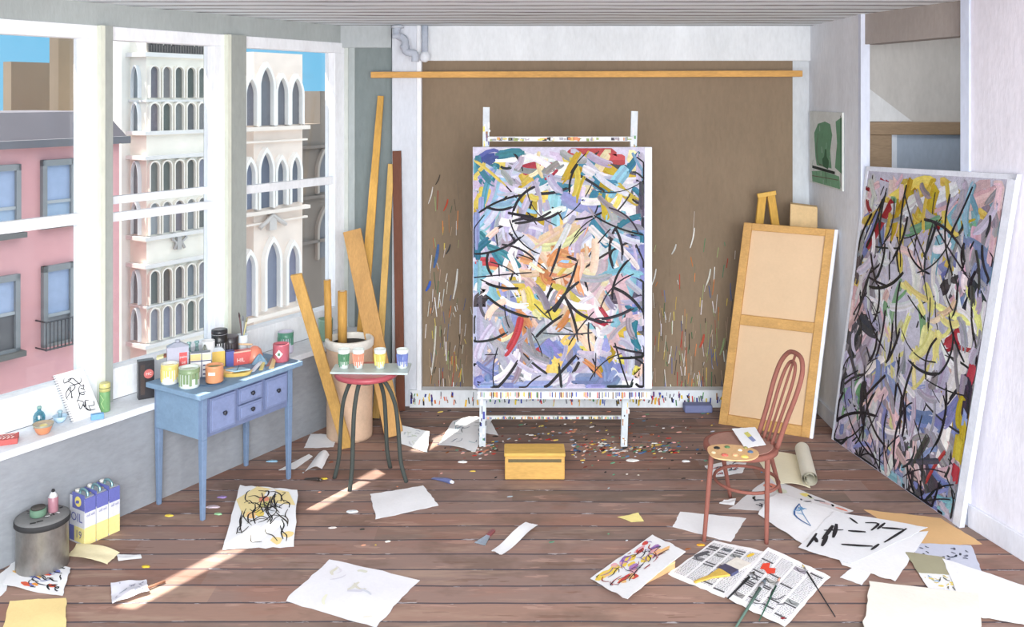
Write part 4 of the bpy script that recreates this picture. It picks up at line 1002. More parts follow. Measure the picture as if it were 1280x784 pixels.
# sketch sheet leaning on the window
def leaning_sketch():
    bl, br = sill_at(91, -.075), sill_at(127, -.075)
    bl, br = V(bl), V(br) ; d = (br - bl).normalized()
    tl = D(79, 461, (bl - WN * .105).y - .02); tr = D(119, 449, (br - WN * .105).y - .0)
    h = max(tl.z, tr.z); up = V((0, 0, .245)); lean = -WN * .085 - d * .055
    TLp = bl + up + lean; TRp = br + up + lean
    s = Surf(TLp, TRp, br, bl); t = T('sketch_sheet', 'white spiral edged sheet with a loose black line drawing leaning on the window', 'drawing', tuple((bl + br) / 2))
    m = MB('paper', (236, 237, 238)); s.slab(m, .004, 2, 2)
    rr = random.Random(3); n = 0
    for k in range(15):
        u, v = rr.uniform(.2, .75), rr.uniform(.14, .8); pts = [(u, v)]
        for q in range(3): pts.append((pts[-1][0] + rr.uniform(-.24, .24), pts[-1][1] + rr.uniform(-.14, .14)))
        s.stroke(m, [(min(.9, max(.12, a)), min(.88, max(.1, b))) for a, b in pts], .005, (40, 40, 46), .0012 + n*1e-5); n += 1
    m.build('sheet', t)
    m = MB('metal', (70, 72, 84))
    for k in range(20): c = s(-.005, (k + .5) / 20, .0); m.tube([c + s.n * .005 - d * .005, c + s.n * .006 + d * .006, c - s.n * .007 + d * .004, c - s.n * .007 - d * .005], .0014, 5)
    m.build('spiral_binding', t)
leaning_sketch()
p = sill_at(131, -.09); t = T('jar', 'tall green jar with yellow cap beside the sketch sheet', 'jar', tuple(p))
m = MB('gloss', (104, 158, 92)); m.lathe(p, [(.026, 0), (.028, .006), (.028, .105), (.027, .11)], 22); m.build('body', t)
m = MB('gloss', (206, 200, 110)); m.lathe(p, [(.0285, .11), (.0285, .15), (.024, .154)], 22); m.lathe(p, [(.0288, .126), (.0288, .13)], 22, (110, 110, 60), caps=False); m.build('cap', t)
m = MB('gloss', (168, 206, 130)); m.tube([p + V((-.012, -.0275, .095)), p + V((.006, -.029, .07)), p + V((-.006, -.029, .05)), p + V((.008, -.028, .02))], .002, 5); m.build('brush_mark', t)
t, C = carton('eraser', 'small blue block lying in front of the green jar', 'block', sill_at(122, -.0) + V((0, .0, 0)), .062, .03, .028, .5, (92, 160, 212))
# --- standing behind the desk
p = sill_at(183, -.07)
t, C = carton('carton', 'black upright box with a red round mark at the desk corner', 'box', p, .085, .05, .215, .55, (52, 50, 54), ((-.36, -.1, .12, .9, (74, 62, 58)),), mat='gloss')
m = MB('gloss', (206, 84, 76)); ex, ey = facing(p, .55); m.lathe(C(.012, -.001, .14), [(.026, 0), (.026, .0015)], 18, axis=-ey); put_text(m, 'HC', .022, C(.012, -.004, .14), ex, (0, 0, 1), (244, 226, 220)); m.build('round_mark', t)
p = TP(.09, .31, TZ); t, C = carton('solvent_can', 'tall grey can with a red label at the back of the desk', 'can', p, .115, .06, .175, .42, (176, 176, 194), ((.06, .42, .22, .82, (214, 44, 44)),), mat='gloss', txt=(('paint', .020, .25, .68, (240, 226, 226)), ('oil', .022, .25, .5, (240, 226, 226))))
m = MB('gloss', (160, 164, 180)); q = [C(-.0575, 0, .175), C(.0575, 0, .175), C(.0575, .06, .175), C(-.0575, .06, .175)]; m.hexa(q, [C(-.02, .02, .195), C(.02, .02, .195), C(.02, .04, .195), C(-.02, .04, .195)]); m.lathe(C(0, .03, .195), [(.014, 0), (.014, .014), (.01, .016)], 14); m.build('spout', t)
jar('paint_jar', 'white jar with yellow drips at the left front of the desk', 'jar', on(210, 481, TZ), 21, 25, (226, 228, 222), drip=(224, 200, 90), inside=(226, 196, 70))
p = on(210, 470, TZ) + V((0, 0, .112))
t = T('brush', 'broad brown paddle brush laid across the white jar', 'brush', tuple(p))
m = MB('wood', (140, 88, 66)); m.bar(p + V((.01, .0, .008)), p + V((.085, .02, .05)), .016, .008, side=(0, 1, .2)); m.bar(p + V((-.02, -.01, .004)), p + V((.02, .005, .010)), .04, .012, side=(0, 1, .1)); m.build('handle', t)
m = MB('painted', (222, 214, 150)); m.bar(p + V((-.055, -.02, -.004)), p + V((-.02, -.01, .004)), .045, .012, side=(0, 1, .1)); m.build('bristles', t)
jar('paint_jar', 'glass jar with olive green drips at the middle front of the desk', 'jar', on(234, 486, TZ), 25, 25, (216, 226, 220), drip=(128, 152, 106), inside=(170, 180, 150))
t = T('dish', 'dark blue saucer under the orange jar', 'dish', tuple(on(264, 483, TZ)))
c = on(264, 478, TZ) + V((0, 0, .0005)); m = MB('gloss', (74, 104, 134)); m.lathe(c, [(.05, 0), (.078, .006), (.076, .008), (.05, .003)], 26); m.build('saucer', t)
t, c, r, h = jar('paint_jar', 'orange jar on the dark blue saucer', 'jar', on(266, 481, TZ) + V((0, 0, .0085)), 22, 21, (216, 134, 70), inside=(100, 140, 90))
m = MB('gloss', (240, 226, 206)); m.box((c.x - .018, c.y - r - .001, c.z + h*.5), (c.x + .018, c.y - r*.8, c.z + h*.68)); m.build('label', t)
p = on(251, 472, TZ); t, C = carton('carton', 'navy and white box with ochre top band between the jars', 'box', p, .11, .05, .135, .35, (236, 236, 236), ((-.5, 0, .72, .98, (230, 190, 110)), (.05, .5, .72, .96, (222, 214, 170)), (.02, .06, 0, 1, (44, 50, 96)), (-.5, .5, .66, .7, (44, 50, 96)), (.1, .45, .1, .16, (60, 66, 120)), (.1, .45, .28, .34, (60, 66, 120)), (.1, .45, .46, .52, (60, 66, 120)), (-.4, -.1, .3, .5, (44, 50, 96))))
m = MB('gloss', (96, 98, 110)); q = [C(-.05, .004, .136), C(.05, .004, .136), C(.05, .046, .136), C(-.05, .046, .136)]; m.hexa(q, [x + V((0, 0, .002)) for x in q]); m.build('top_panel', t)
for px, py, hh, lab in ((252, 459, .17, 'clear bottle with orange liquid behind the boxes'), (265, 456, .165, 'clear bottle with amber liquid, next right behind the boxes')):
    p = on(px, py, TZ); p = V((p.x, p.y, TZ + .0005)); t = T('glass_bottle', lab, 'bottle', tuple(p))
    p = TP(.205 + (px - 252) * .0042, TWd - .035, TZ + .0005); t.location = p; BASE[t.name] = V(p)
    m = MB('jar_glass', (220, 228, 236)); m.lathe(p, [(.021, 0), (.022, hh*.5), (.009, hh*.75), (.009, hh*.92), (.013, hh*.93), (.013, hh)], 16); m.build('body', t)
    m = MB('gloss', (222, 148, 98)); m.lathe(p, [(.018, .003), (.018, hh*.45), (.016, hh*.46)], 14); m.build('liquid', t)
t, C = carton('tin', 'bright yellow square tin with grey lid', 'tin', on(273, 459, TZ), .075, .06, .09, .4, (234, 188, 36), mat='gloss')
m = MB('gloss', (190, 198, 204)); q = [C(-.036, .002, .09), C(.036, .002, .09), C(.036, .058, .09), C(-.036, .058, .09)]; m.hexa(q, [C(-.02, .015, .11), C(.02, .015, .11), C(.02, .045, .11), C(-.02, .045, .11)]); m.build('lid', t)
carton('tin', 'small deep blue tin squeezed right of the yellow tin', 'tin', on(288, 458, TZ), .05, .05, .085, .5, (72, 86, 168), mat='gloss')
carton('tin', 'wide red tin with white lettering behind the yellow tray', 'tin', on(303, 456, TZ), .10, .05, .08, .55, (208, 58, 48), ((-.5, .5, .9, 1, (224, 176, 150)),), mat='gloss', txt=(('HIL', .032, -.1, .35, (240, 220, 210)),))
def back(a, b=.04): q = TP(a, TWd - b, TZ); return V((q.x, q.y - .03, TZ))
jar('paint_jar', 'white jar at the back of the desk before the window pier', 'jar', back(.34), 16, 33, (228, 230, 230), inside=(180, 180, 180))
jar('paint_jar', 'black crusted jar dripping down over white glass', 'jar', back(.42), 19, 37, (222, 222, 226), drip=(34, 34, 36), inside=(20, 20, 22), lidcol=(44, 44, 48))
jar('paint_tin', 'low dark grey tin right of the black crusted jar', 'tin', back(.50), 20, 30, (120, 116, 120), drip=(54, 50, 54), inside=(60, 56, 60))
t, c, r, h = jar('brush_glass', 'tall clear tumbler holding upright brushes', 'glass', back(.59, .05), 14, 28, (220, 230, 236), inside=(200, 210, 220), flare=1.3)
for dx, dy, hh, cc, lab in ((-.012, .01, .19, (120, 92, 92), 'dark brush standing leftmost in the tumbler'), (0, .004, .16, (170, 176, 190), 'grey thin brush standing in the middle of the tumbler'), (.012, .0, .15, (216, 206, 150), 'pale yellow brush standing rightmost in the tumbler')):
    a = c + V((dx * .3, dy * .3, h * .865)); b = a + V((dx * 1.6, dy, hh * .62)); t = T('brush', lab, 'brush', tuple(a)); m = MB('wood', cc); m.tube([a, b], .004, 8); m.build('handle', t)
    m = MB('painted', tone(cc, .7)); m.lathe(b, [(.005, 0), (.006, .012), (.002, .03)], 8, axis=b - a); m.build('bristles', t)
# rag, bowl, spatula, tray, tubes, mug
def rag(name, lab, c, rx, ry, h, col, seed, cat='cloth'):
    rr = random.Random(seed); m = MB('paper', col); n = 12; vs = []; fs = []
    ph = [rr.uniform(0, 6) for _ in range(4)]
    for i in range(n + 1):
        for k in range(20):
            a = 2*PI*k/20; q = i / n; rad = q * (1 + .16 * math.sin(3*a + ph[0]) + .08 * math.sin(5*a + ph[1]))
            z = h * (1 - q**1.5) * (1 + .3 * math.sin(4*a + ph[2])) + .004 * (1 - q); vs.append(V(c) + V((rx*rad*math.cos(a), ry*rad*math.sin(a), max(z, .001))))
    for i in range(n):
        for k in range(20): fs.append((i*20+k, i*20+(k+1)%20, (i+1)*20+(k+1)%20, (i+1)*20+k))
    m.add(vs, fs, None, None, True); m.add([V((v.x, v.y, c[2])) for v in vs[-20:]], [tuple(range(20))]); return tag(m.build(name), lab, cat)
rag('rag', 'crumpled grey green cloth behind the yellow tin', back(.315, .05) + V((0, .0, .001)), .045, .035, .11, (150, 156, 148), 4)
c = on(317, 453, TZ) + V((0, .02, 0)); t = T('bowl', 'upturned orange bowl between the red tin and the mug', 'bowl', tuple(c))
m = MB('gloss', (214, 112, 74)); m.lathe(c + V((0, 0, .001)), [(.052, 0), (.05, .03), (.038, .07), (.018, .088), (.002, .092)], 24); m.build('body', t)
a = on(291, 446, TZ) + V((0, -.03, .085)); b = a + V((.13, -.01, .0)); t = T('palette_knife', 'pale wooden spatula lying over the red tin', 'spatula', tuple(a))
m = MB('wood', (226, 190, 150)); m.tube([a, b], .0055, 8); m.build('handle', t); m = MB('gloss', (226, 206, 180)); m.bar(a - V((.03, 0, 0)), a, .018, .004, side=(0, 1, 0)); m.build('blade', t)
rag('rag', 'blue grey crumpled cloth in front of the orange bowl', on(325, 455, TZ) + V((0, 0, .001)), .045, .035, .045, (122, 152, 172), 9)
c = on(295, 470, TZ) + V((0, .01, .001)); t = T('tray', 'oval yellow tray with a folded pale blue sheet at the desk edge', 'tray', tuple(c))
m = MB('gloss', (216, 180, 60)); pts = [(.085 * math.cos(a), .042 * math.sin(a) + .02 * math.cos(a)) for a in [2*PI*k/26 for k in range(26)]]
m.hexa([(c.x + .85*x, c.y + .85*y, c.z) for x, y in pts], [(c.x + x, c.y + y, c.z + .02) for x, y in pts]); m.build('tray_body', t)
m = MB('painted', (226, 178, 110)); q = [(-.10, -.0), (-.02, -.03), (.03, .05), (-.05, .06)]; m.hexa([(c.x + x, c.y + y, c.z + .0205) for x, y in q], [(c.x + x, c.y + y, c.z + .026) for x, y in q]); m.build('wood_slip', t)
m = MB('paper', (166, 196, 214)); q = [(-.06, -.005), (.0, -.035), (.075, .008), (.015, .045)]; m.hexa([(c.x + x, c.y + y, c.z + .027) for x, y in q], [(c.x + x, c.y + y, c.z + .034) for x, y in q]); m.bar((c.x + .01, c.y - .03, c.z + .035), (c.x + .012, c.y + .01, c.z + .052), .003, .003, (70, 80, 100)); m.build('folded_sheet', t)
def tube_of(lab, a, b, r, body, cap, group=None, z=TZ):
    a = V((a[0], a[1], z + r)); b = V((b[0], b[1], z + r)); d = (b - a); sd = d.cross(V((0, 0, 1))).normalized()
    t = T('paint_tube', lab, 'paint tube', tuple(a), group); m = MB('gloss', body); n = 5; lo = []
    for i in range(n + 1):
        k = i / n; w = r * (1.25 - .25 * k); hh = r * (.15 + .85 * min(1, k * 1.3)); c = a + d * k
        lo.append([c + sd * w * math.cos(q) + V((0, 0, hh * math.sin(q) - (r - hh))) for q in [2*PI*j/10 for j in range(10)]])
    for i in range(n): m.hexa(lo[i], lo[i+1])
    m.build('tube_body', t); m = MB('gloss', cap); dn = d.normalized(); m.lathe(b, [(r * .6, 0), (r * .7, r * .4), (r * .55, r * 1.6)], 12, axis=dn); m.build('cap', t)
for px0, py0, px1, py1, r, cb, cc, lab in ((315, 465, 326, 456, .012, (204, 210, 222), (90, 110, 140), 'silver white tube at the desk edge right of the yellow tray'), (326, 463, 331, 452, .010, (216, 196, 90), (90, 100, 110), 'yellow banded tube, second right of the tray'),
                                       (335, 458, 343, 448, .011, (150, 78, 66), (60, 60, 64), 'dark red tube pointing back beside the mug'), (339, 461, 343, 452, .012, (214, 180, 110), (150, 164, 190), 'ochre tube with blue grey cap beside the mug'), (330, 468 - 6, 322, 449, .008, (110, 140, 176), (60, 70, 90), 'slim blue tube under the blue grey cloth')):
    tube_of(lab, on(px0, py0, TZ), on(px1, py1, TZ), r, cb, cc)
t, c, r, h = jar('mug', 'dark pink red mug with a diamond label at the right end of the desk', 'mug', TP(.615, .06, TZ), 20, 22, (190, 74, 92), inside=(50, 54, 90), mat='gloss')
m = MB('gloss', (236, 232, 230)); k = h * .5; y = c.y - r * 1.0 - .002; m.hexa([(c.x - .022, y, c.z + k), (c.x, y, c.z + k - .026), (c.x + .022, y, c.z + k), (c.x, y, c.z + k + .026)], [(c.x - .022, y + .012, c.z + k), (c.x, y + .012, c.z + k - .026), (c.x + .022, y + .012, c.z + k), (c.x, y + .012, c.z + k + .026)])
m.box((c.x - .007, y - .001, c.z + k - .008), (c.x + .007, y + .001, c.z + k + .008), (70, 120, 80)); m.build('label', t)
jar('paint_tin', 'green and lilac dripped tin standing on the white sill', 'tin', sill_at(357, -.10) + V((0, -.03, 0)), 19, 26, (206, 200, 224), drip=(72, 142, 116), inside=(210, 226, 222))
jar('paint_tin', 'plain green tin on the sill behind the leaning planks', 'tin', sill_at(407, -.09) + V((0, -.03, 0)), 18, 27, (130, 168, 142), inside=(90, 120, 100))
# small blue box far right at the skirting
a, b = P(856, 517), P(891, 517); t = T('cloth_block', 'flat grey blue block on the floor below the splattered skirting', 'block', (a.x, a.y, 0))
m = MB('painted', (108, 116, 162)); m.box((a.x, a.y, 0), (b.x, a.y + .09, .055)); m.build('block_body', t, .01)
# ================================================================== papers and small things strewn on the floor
WHITE = (234, 235, 238); CREAM = (236, 222, 180)
def paper(name, label, cat, px, z=.002, col=WHITE, lift=None, marks=None, group=None, seed=0, crumple=.004, n=10, th=.0015, mat='paper', zs=None):
    "px: photo pixels of the sheet's corners (top left, top right, bottom right, bottom left); zs: corner heights"
    zs = zs or (z,) * 4; rr = random.Random(seed + 100); ph = [rr.uniform(0, 6) for _ in range(4)]
    c = [P(x, y, q) for (x, y), q in zip(px, zs)]
    def bump(u, v):
        b = crumple * (1 + math.sin(3.1*u + 2*v + ph[0]) * math.sin(4.3*v - 1.5*u + ph[1])) * .6 + crumple * .25 * (1 + math.sin(9*u + ph[2]) * math.sin(8*v + ph[3]))
        if lift: b += lift(u, v)
        return b
    s = Surf(c[0], c[1], c[2], c[3], bump); 
    if s.n.z < 0: s.n = -s.n
    m = MB(mat, col); s.slab(m, th, n, n, side=tone(col, .93), jag=.012, rnd=rr)
    if marks: marks(m, s, rr)
    return tag(m.build(name), label, cat, group), s
def scrib(n, cols, w=(.005, .009), l=.2, box=(.1, .1, .9, .9), h=.0022, seg=3, patches=0, pcols=None):
    def f(m, s, r):
        k = 0
        for _ in range(patches):
            u, v = r.uniform(box[0], box[2]), r.uniform(box[1], box[3]); a = r.uniform(.04, .1); b = r.uniform(.04, .1)
            s.patch(m, [(u + a*math.cos(q)*r.uniform(.7, 1.2), v + b*math.sin(q)*r.uniform(.7, 1.2)) for q in [2*PI*i/7 for i in range(7)]], r.choice(pcols), h - .0006 + k*1e-5); k += 1
        for _ in range(n):
            u, v = r.uniform(box[0], box[2]), r.uniform(box[1], box[3]); a = r.uniform(0, 2*PI); pts = [(u, v)]
            for _q in range(seg):
                pts.append((min(box[2], max(box[0], pts[-1][0] + math.cos(a)*l/seg)), min(box[3], max(box[1], pts[-1][1] + math.sin(a)*l/seg)))); a += r.uniform(-1.1, 1.1)
            s.stroke(m, pts, r.uniform(*w), jit(r.choice(cols), 10, r), h + k*2e-5); k += 1
    return f
BK = (44, 42, 46)
# left
paper('drawing_sheet', 'crumpled white sheet with orange, blue and black drawing below the metal bin', 'drawing', ((17, 697), (89, 711), (78, 746), (4, 733)), marks=scrib(34, [BK, BK, (70, 84, 150), (60, 60, 70)], patches=12, pcols=[(224, 150, 70), (214, 96, 70), (150, 196, 222), (236, 190, 110), (110, 120, 190)]), seed=1, crumple=.008)
paper('paper_sheet', 'cream sheet at the bottom left corner', 'paper', ((12, 752), (83, 748), (82, 790), (2, 792)), col=(240, 214, 152), seed=2)
paper('paper_strip', 'cream crinkled strip lying in front of the oil cans', 'paper', ((96, 681), (150, 692), (134, 707), (84, 697)), col=(240, 228, 188), seed=3, lift=lambda u, v: .012*math.sin(PI*u), crumple=.006)
paper('paper_strip', 'thin white scrap pointing right from the cream strip', 'paper', ((146, 694), (176, 694), (177, 698), (148, 702)), seed=4)
paper('paper_scrap', 'white triangle of paper poking out at the left edge below the bin', 'paper', ((-6, 722), (12, 708), (8, 738), (-6, 752)), z=.0012, seed=5, crumple=.0)
# rag with brush handle
paper('rag', 'crinkled grey white paper rag beside the sun strip at lower left', 'rag', ((138, 733), (183, 726), (186, 742), (140, 757)), z=.004, col=(214, 214, 224), crumple=.012, marks=scrib(14, [(150, 152, 168), (186, 186, 200)], (.004, .008)), seed=6)
a, b = P(181, 736, .012), P(206, 727, .008); t = T('brush', 'small brown handled brush poking out of the crinkled rag', 'brush', tuple(a)); m = MB('wood', (150, 106, 84)); m.tube([a, b], .006, 8); m.build('handle', t)
m = MB('metal', (190, 190, 200)); m.lathe(a, [(.007, 0), (.007, .02), (.006, .026)], 8, axis=a - b); m.build('ferrule', t)
# sketch in front of the desk, propped slightly
def sk(m, s, r):
    k = 0
    for pts in ([(0, .25), (.3, .0), (.85, .05), (.98, .3), (.6, .28), (.2, .55)],): s.patch(m, pts, (232, 214, 158), .0015)
    for u, v, c in ((.45, .22, (226, 150, 120)), (.5, .32, (190, 186, 120)), (.42, .46, (232, 206, 110)), (.58, .42, (206, 210, 216)), (.3, .5, (240, 200, 140)), (.75, .9, (238, 214, 150)), (.9, .8, (238, 214, 150))):
        s.patch(m, [(u + .09*math.cos(q)*r.uniform(.7, 1.2), v + .06*math.sin(q)*r.uniform(.7, 1.2)) for q in [2*PI*i/8 for i in range(8)]], c, .0018 + k*2e-5); k += 1
    scrib(44, [BK, BK, (70, 66, 60)], (.005, .009), .34, (.15, .08, .88, .92), .0024, 3)(m, s, r)
paper('drawing_sheet', 'upright cream and white sheet with black line drawing in front of the desk', 'drawing', ((300, 607), (372, 613), (368, 684), (278, 687)), zs=(.05, .05, .004, .004), marks=sk, seed=7, crumple=.003)
# middle
paper('paper_sheet', 'white sheet lying flat right of the stool, pointing at its legs', 'paper', ((463, 618), (529, 608), (548, 632), (470, 650)), seed=8)
paper('paper_sheet', 'big pale grey white sheet alone at the bottom centre left', 'paper', ((412, 700), (524, 725), (470, 785), (356, 752)), col=(226, 226, 232), seed=9, marks=scrib(10, [(216, 214, 200), (206, 208, 216)], (.01, .02), .2))
paper('paper_sheet', 'white torn sheet behind the right front leg of the desk', 'paper', ((388, 543), (421, 545), (417, 560), (380, 561)), seed=10, crumple=.005)
paper('paper_sheet', 'small white sheet curling up between desk and stool', 'paper', ((398, 567), (411, 571), (402, 589), (381, 590)), seed=11, lift=lambda u, v: .03*math.sin(PI*u*.9), zs=(.02, .004, .004, .004))
paper('paper_scrap', 'long thin white scrap left of the curling sheet', 'paper', ((386, 568), (391, 571), (368, 587), (348, 588)), seed=12, crumple=.002)
paper('paper_sheet', 'white curled sheet leaning against the wide ochre board', 'paper', ((502, 532), (537, 540), (534, 566), (501, 555)), zs=(.06, .05, .004, .004), seed=13, col=(226, 230, 232), marks=scrib(12, [(196, 200, 208), (206, 214, 206)], (.006, .012), .2))
paper('drawing_sheet', 'wavy lightly marked sheet draped at the left easel post', 'drawing', ((566, 527), (615, 525), (594, 566), (548, 557)), z=.004, seed=14, lift=lambda u, v: .025*math.sin(PI*u)*(1-v*.5), marks=scrib(20, [(120, 130, 150), (90, 110, 110), (160, 190, 200)], (.004, .008), .2))
paper('paper_scrap', 'white sheet corner running past the left easel post', 'paper', ((600, 528), (614, 528), (623, 545), (604, 541)), z=.003, seed=15, crumple=.003)
paper('paper_strip', 'narrow white strip lying alone in the middle of the floor', 'paper', ((657, 655), (672, 659), (627, 696), (614, 691)), seed=16, lift=lambda u, v: .006*math.sin(2*PI*v)+.006)
paper('paper_scrap', 'small pale yellow scrap between strip and chair', 'paper', ((798, 642), (805, 652), (789, 653), (772, 647)), col=(240, 226, 150), seed=17, crumple=.003)
# colourful drawing over a flat cardboard box
a = [P(838, 699), P(843, 710), P(806, 730), P(792, 722)]
t = T('cardboard_box', 'flat tan cardboard box under the colourful drawing', 'box', tuple(P(815, 716)))
a = [P(800, 701), P(842, 699), P(843, 711), P(804, 731)]; m = MB('painted', (206, 160, 96)); hh = .04; q = [P(803, 710), P(832, 692), P(844, 712), P(807, 731)]
m.hexa([V((p.x, p.y, 0)) for p in q], [V((p.x, p.y, hh)) for p in q]); m.build('box_body', t, .003)
m = MB('painted', (226, 186, 120)); e0, e1 = q[3], q[2]; m.hexa([V((e0.x, e0.y - .002, .032)), V((e1.x, e1.y - .002, .032)), V((e1.x, e1.y, .032)), V((e0.x, e0.y, .032))], [V((e0.x, e0.y - .002, .04)), V((e1.x, e1.y - .002, .04)), V((e1.x, e1.y, .04)), V((e0.x, e0.y, .04))]); m.build('flap', t)
paper('drawing_sheet', 'white sheet with lively red, violet and yellow strokes resting on a cardboard box', 'drawing', ((815, 669), (858, 690), (784, 749), (738, 724)), zs=(.035, .058, .056, .006), seed=18, crumple=.004, th=.003,
      marks=lambda m, s, r: (scrib(40, [BK, (60, 56, 70), (150, 60, 60), (120, 90, 160)], (.004, .007), .22, (.08, .12, .7, .95), .0026, 3, 26, [(222, 150, 90), (206, 80, 70), (170, 130, 190), (236, 206, 90), (226, 170, 180), (240, 190, 130)])(m, s, r)))
# under and round the chair
paper('drawing_sheet', 'marked sheet directly beneath the chair seat', 'drawing', ((880, 583), (935, 573), (928, 592), (893, 597)), z=.003, seed=19, marks=scrib(26, [(70, 76, 96), (110, 120, 150), (180, 90, 80)], (.005, .009), .2))
paper('paper_scrap', 'white scrap by the back leg of the chair', 'paper', ((905, 626), (920, 624), (918, 632), (899, 631)), z=.0012, seed=20, crumple=.006)
paper('paper_sheet', 'white sheet under the left front leg of the chair', 'paper', ((850, 640), (932, 648), (914, 678), (841, 659)), z=.0015, seed=21, crumple=.0015)
paper('drawing_sheet', 'long grey sheet with yellow and black strokes behind the chair legs', 'drawing', ((962, 598), (1068, 640), (1020, 645), (912, 636)), z=.003, col=(214, 212, 214), seed=22,
      marks=scrib(20, [BK, (80, 80, 90)], (.010, .016), .12, (.06, .1, .94, .9), .0024, 2, 10, [(222, 206, 120), (216, 190, 190), (206, 210, 190), (220, 140, 120)]))
paper('paper_sheet', 'folded white sheet with a small blue drawing right of the chair', 'paper', ((974, 617), (1052, 641), (1008, 684), (947, 643)), z=.007, seed=23, crumple=.004, lift=lambda u, v: .02*math.sin(PI*v)*(1-u),
      marks=lambda m, s, r: (s.stroke(m, [(.42, .2), (.5, .55), (.82, .6)], .010, (60, 96, 150), .0030), s.stroke(m, [(.42, .2), (.58, .42), (.82, .6)], .006, (110, 150, 190), .0031), scrib(8, [(120, 170, 210), (90, 140, 190)], (.006, .01), .1, (.45, .28, .65, .5), .0034)(m, s, r)))
paper('drawing_sheet', 'big sheet with bold black brush strokes beside the leaning painting', 'drawing', ((1042, 640), (1160, 660), (1066, 705), (998, 686)), z=.012, col=(228, 230, 234), seed=24, crumple=.003,
      marks=lambda m, s, r: [s.stroke(m, q, .022 if i % 2 else .015, BK, .0026 + i*3e-5, taper=True) for i, q in enumerate(([(.05, .6), (.12, .95)], [(.14, .35), (.2, .7)], [(.1, .5), (.3, .4)], [(.16, .3), (.3, .62)], [(.22, .1), (.36, .2)], [(.2, .6), (.3, .85)],
          [(.42, .15), (.55, .12), (.58, .3)], [(.36, .4), (.55, .35)], [(.6, .08), (.62, .25)], [(.64, .2), (.85, .15)], [(.86, .12), (.9, .5)], [(.5, .72), (.86, .62)], [(.88, .55), (.92, .7)], [(.08, .7), (.18, .8)]))])
paper('paper_sheet', 'large white sheet sticking out below the sheet of bold black strokes', 'paper', ((1040, 676), (1161, 664), (1120, 727), (1052, 706)), z=.007, seed=25, crumple=.002)
paper('paper_scrap', 'small white piece of paper below the large white sheet', 'paper', ((1070, 707), (1091, 714), (1077, 732), (1050, 722)), z=.003, seed=26, crumple=.003)
paper('paper_sheet', 'tan brown paper lying at the foot of the leaning painting', 'paper', ((1080, 637), (1176, 648), (1228, 680), (1150, 683)), z=.001, col=(216, 176, 126), seed=27, crumple=.0006)
paper('drawing_sheet', 'grey sheet with dark dashes below the brown paper', 'drawing', ((1140, 679), (1214, 682), (1228, 716), (1150, 712)), z=.004, col=(196, 200, 216), seed=28, crumple=.001, marks=scrib(16, [(60, 64, 80), (100, 104, 120)], (.008, .013), .09, (.1, .1, .9, .6), .0022, 2))
paper('paper_sheet', 'small olive grey rectangle on top of the grey dashed sheet', 'paper', ((1131, 690), (1180, 697), (1192, 719), (1148, 716)), z=.0085, col=(160, 156, 130), seed=29, crumple=.001)
paper('drawing_sheet', 'narrow white drawing with yellow and blue marks below the olive rectangle', 'drawing', ((1148, 716), (1190, 718), (1208, 744), (1164, 742)), z=.0065, seed=30, crumple=.001, marks=scrib(18, [(110, 110, 90), (206, 186, 80), (120, 160, 196)], (.004, .007), .14, patches=6, pcols=[(226, 206, 110), (180, 206, 226)]))
paper('paper_sheet', 'white sheet running off the right edge of the floor', 'paper', ((1178, 698), (1284, 734), (1284, 782), (1206, 768)), z=.0105, seed=31, crumple=.002)
paper('paper_sheet', 'thick cream white sheet at the bottom right', 'paper', ((1087, 727), (1222, 742), (1228, 792), (1078, 792)), z=.016, col=(232, 228, 218), seed=32, crumple=.003, th=.006)
# newspapers
def news(m, s, r):
    k = 0
    for c0 in range(4):
        v = .08
        while v < .93:
            u0 = .05 + c0*.235
            if r.random() < .045:
                ph = r.uniform(.06, .1); s.patch(m, [(u0, v), (u0 + .19, v), (u0 + .19, v + ph), (u0, v + ph)], jit((150, 150, 152), 20, r), .0020 + k*1e-6); 
                s.stroke(m, [(u0 + .03, v + .02), (u0 + .1, v + ph*.8), (u0 + .16, v + .02)], .006, (70, 70, 74), .0024); v += ph + .02
            elif r.random() < .08: s.stroke(m, [(u0, v), (u0 + .19, v)], .012, (90, 90, 94), .0020, taper=False); v += .03
            else:
                u = u0
                while u < u0 + .19:
                    l = r.uniform(.015, .05); s.stroke(m, [(u, v), (min(u + l, u0 + .2), v + r.uniform(-.003, .003))], .0038, jit((140, 140, 146), 25, r), .0020, taper=False); u += l + .012
                v += .021
            k += 1
NEWSC = (240, 240, 242)
paper('newspaper', 'left newspaper spread under the flat ochre brush', 'newspaper', ((893, 676), (957, 690), (905, 748), (834, 718)), z=.003, col=NEWSC, seed=33, crumple=.002, marks=lambda m, s, r: (news(m, s, r), s.stroke(m, [(.16, .3), (.05, .5)], .03, (90, 90, 96), .003), s.stroke(m, [(.85, .1), (.8, .2)], .02, (232, 196, 70), .003)))
paper('newspaper', 'right newspaper with a red paint mark under the thin brushes', 'newspaper', ((960, 684), (1038, 721), (981, 784), (906, 747)), z=.008, col=(244, 244, 246), seed=34, crumple=.002,
      marks=lambda m, s, r: (news(m, s, r), s.patch(m, [(.12, .3), (.2, .24), (.24, .32), (.32, .28), (.36, .36), (.28, .42), (.2, .38), (.14, .4)], (222, 74, 54), .004), [s.stroke(m, q, .008, (100, 100, 106), .0036 + .0001*i) for i, q in enumerate(([(.5, .6), (.56, .72), (.66, .7), (.7, .6)], [(.35, .75), (.4, .9), (.55, .85)], [(.7, .78), (.8, .7)], [(.08, .5), (.2, .55), (.14, .62)]))], s.stroke(m, [(.88, .93), (.93, .9)], .014, (150, 40, 50), .004)))
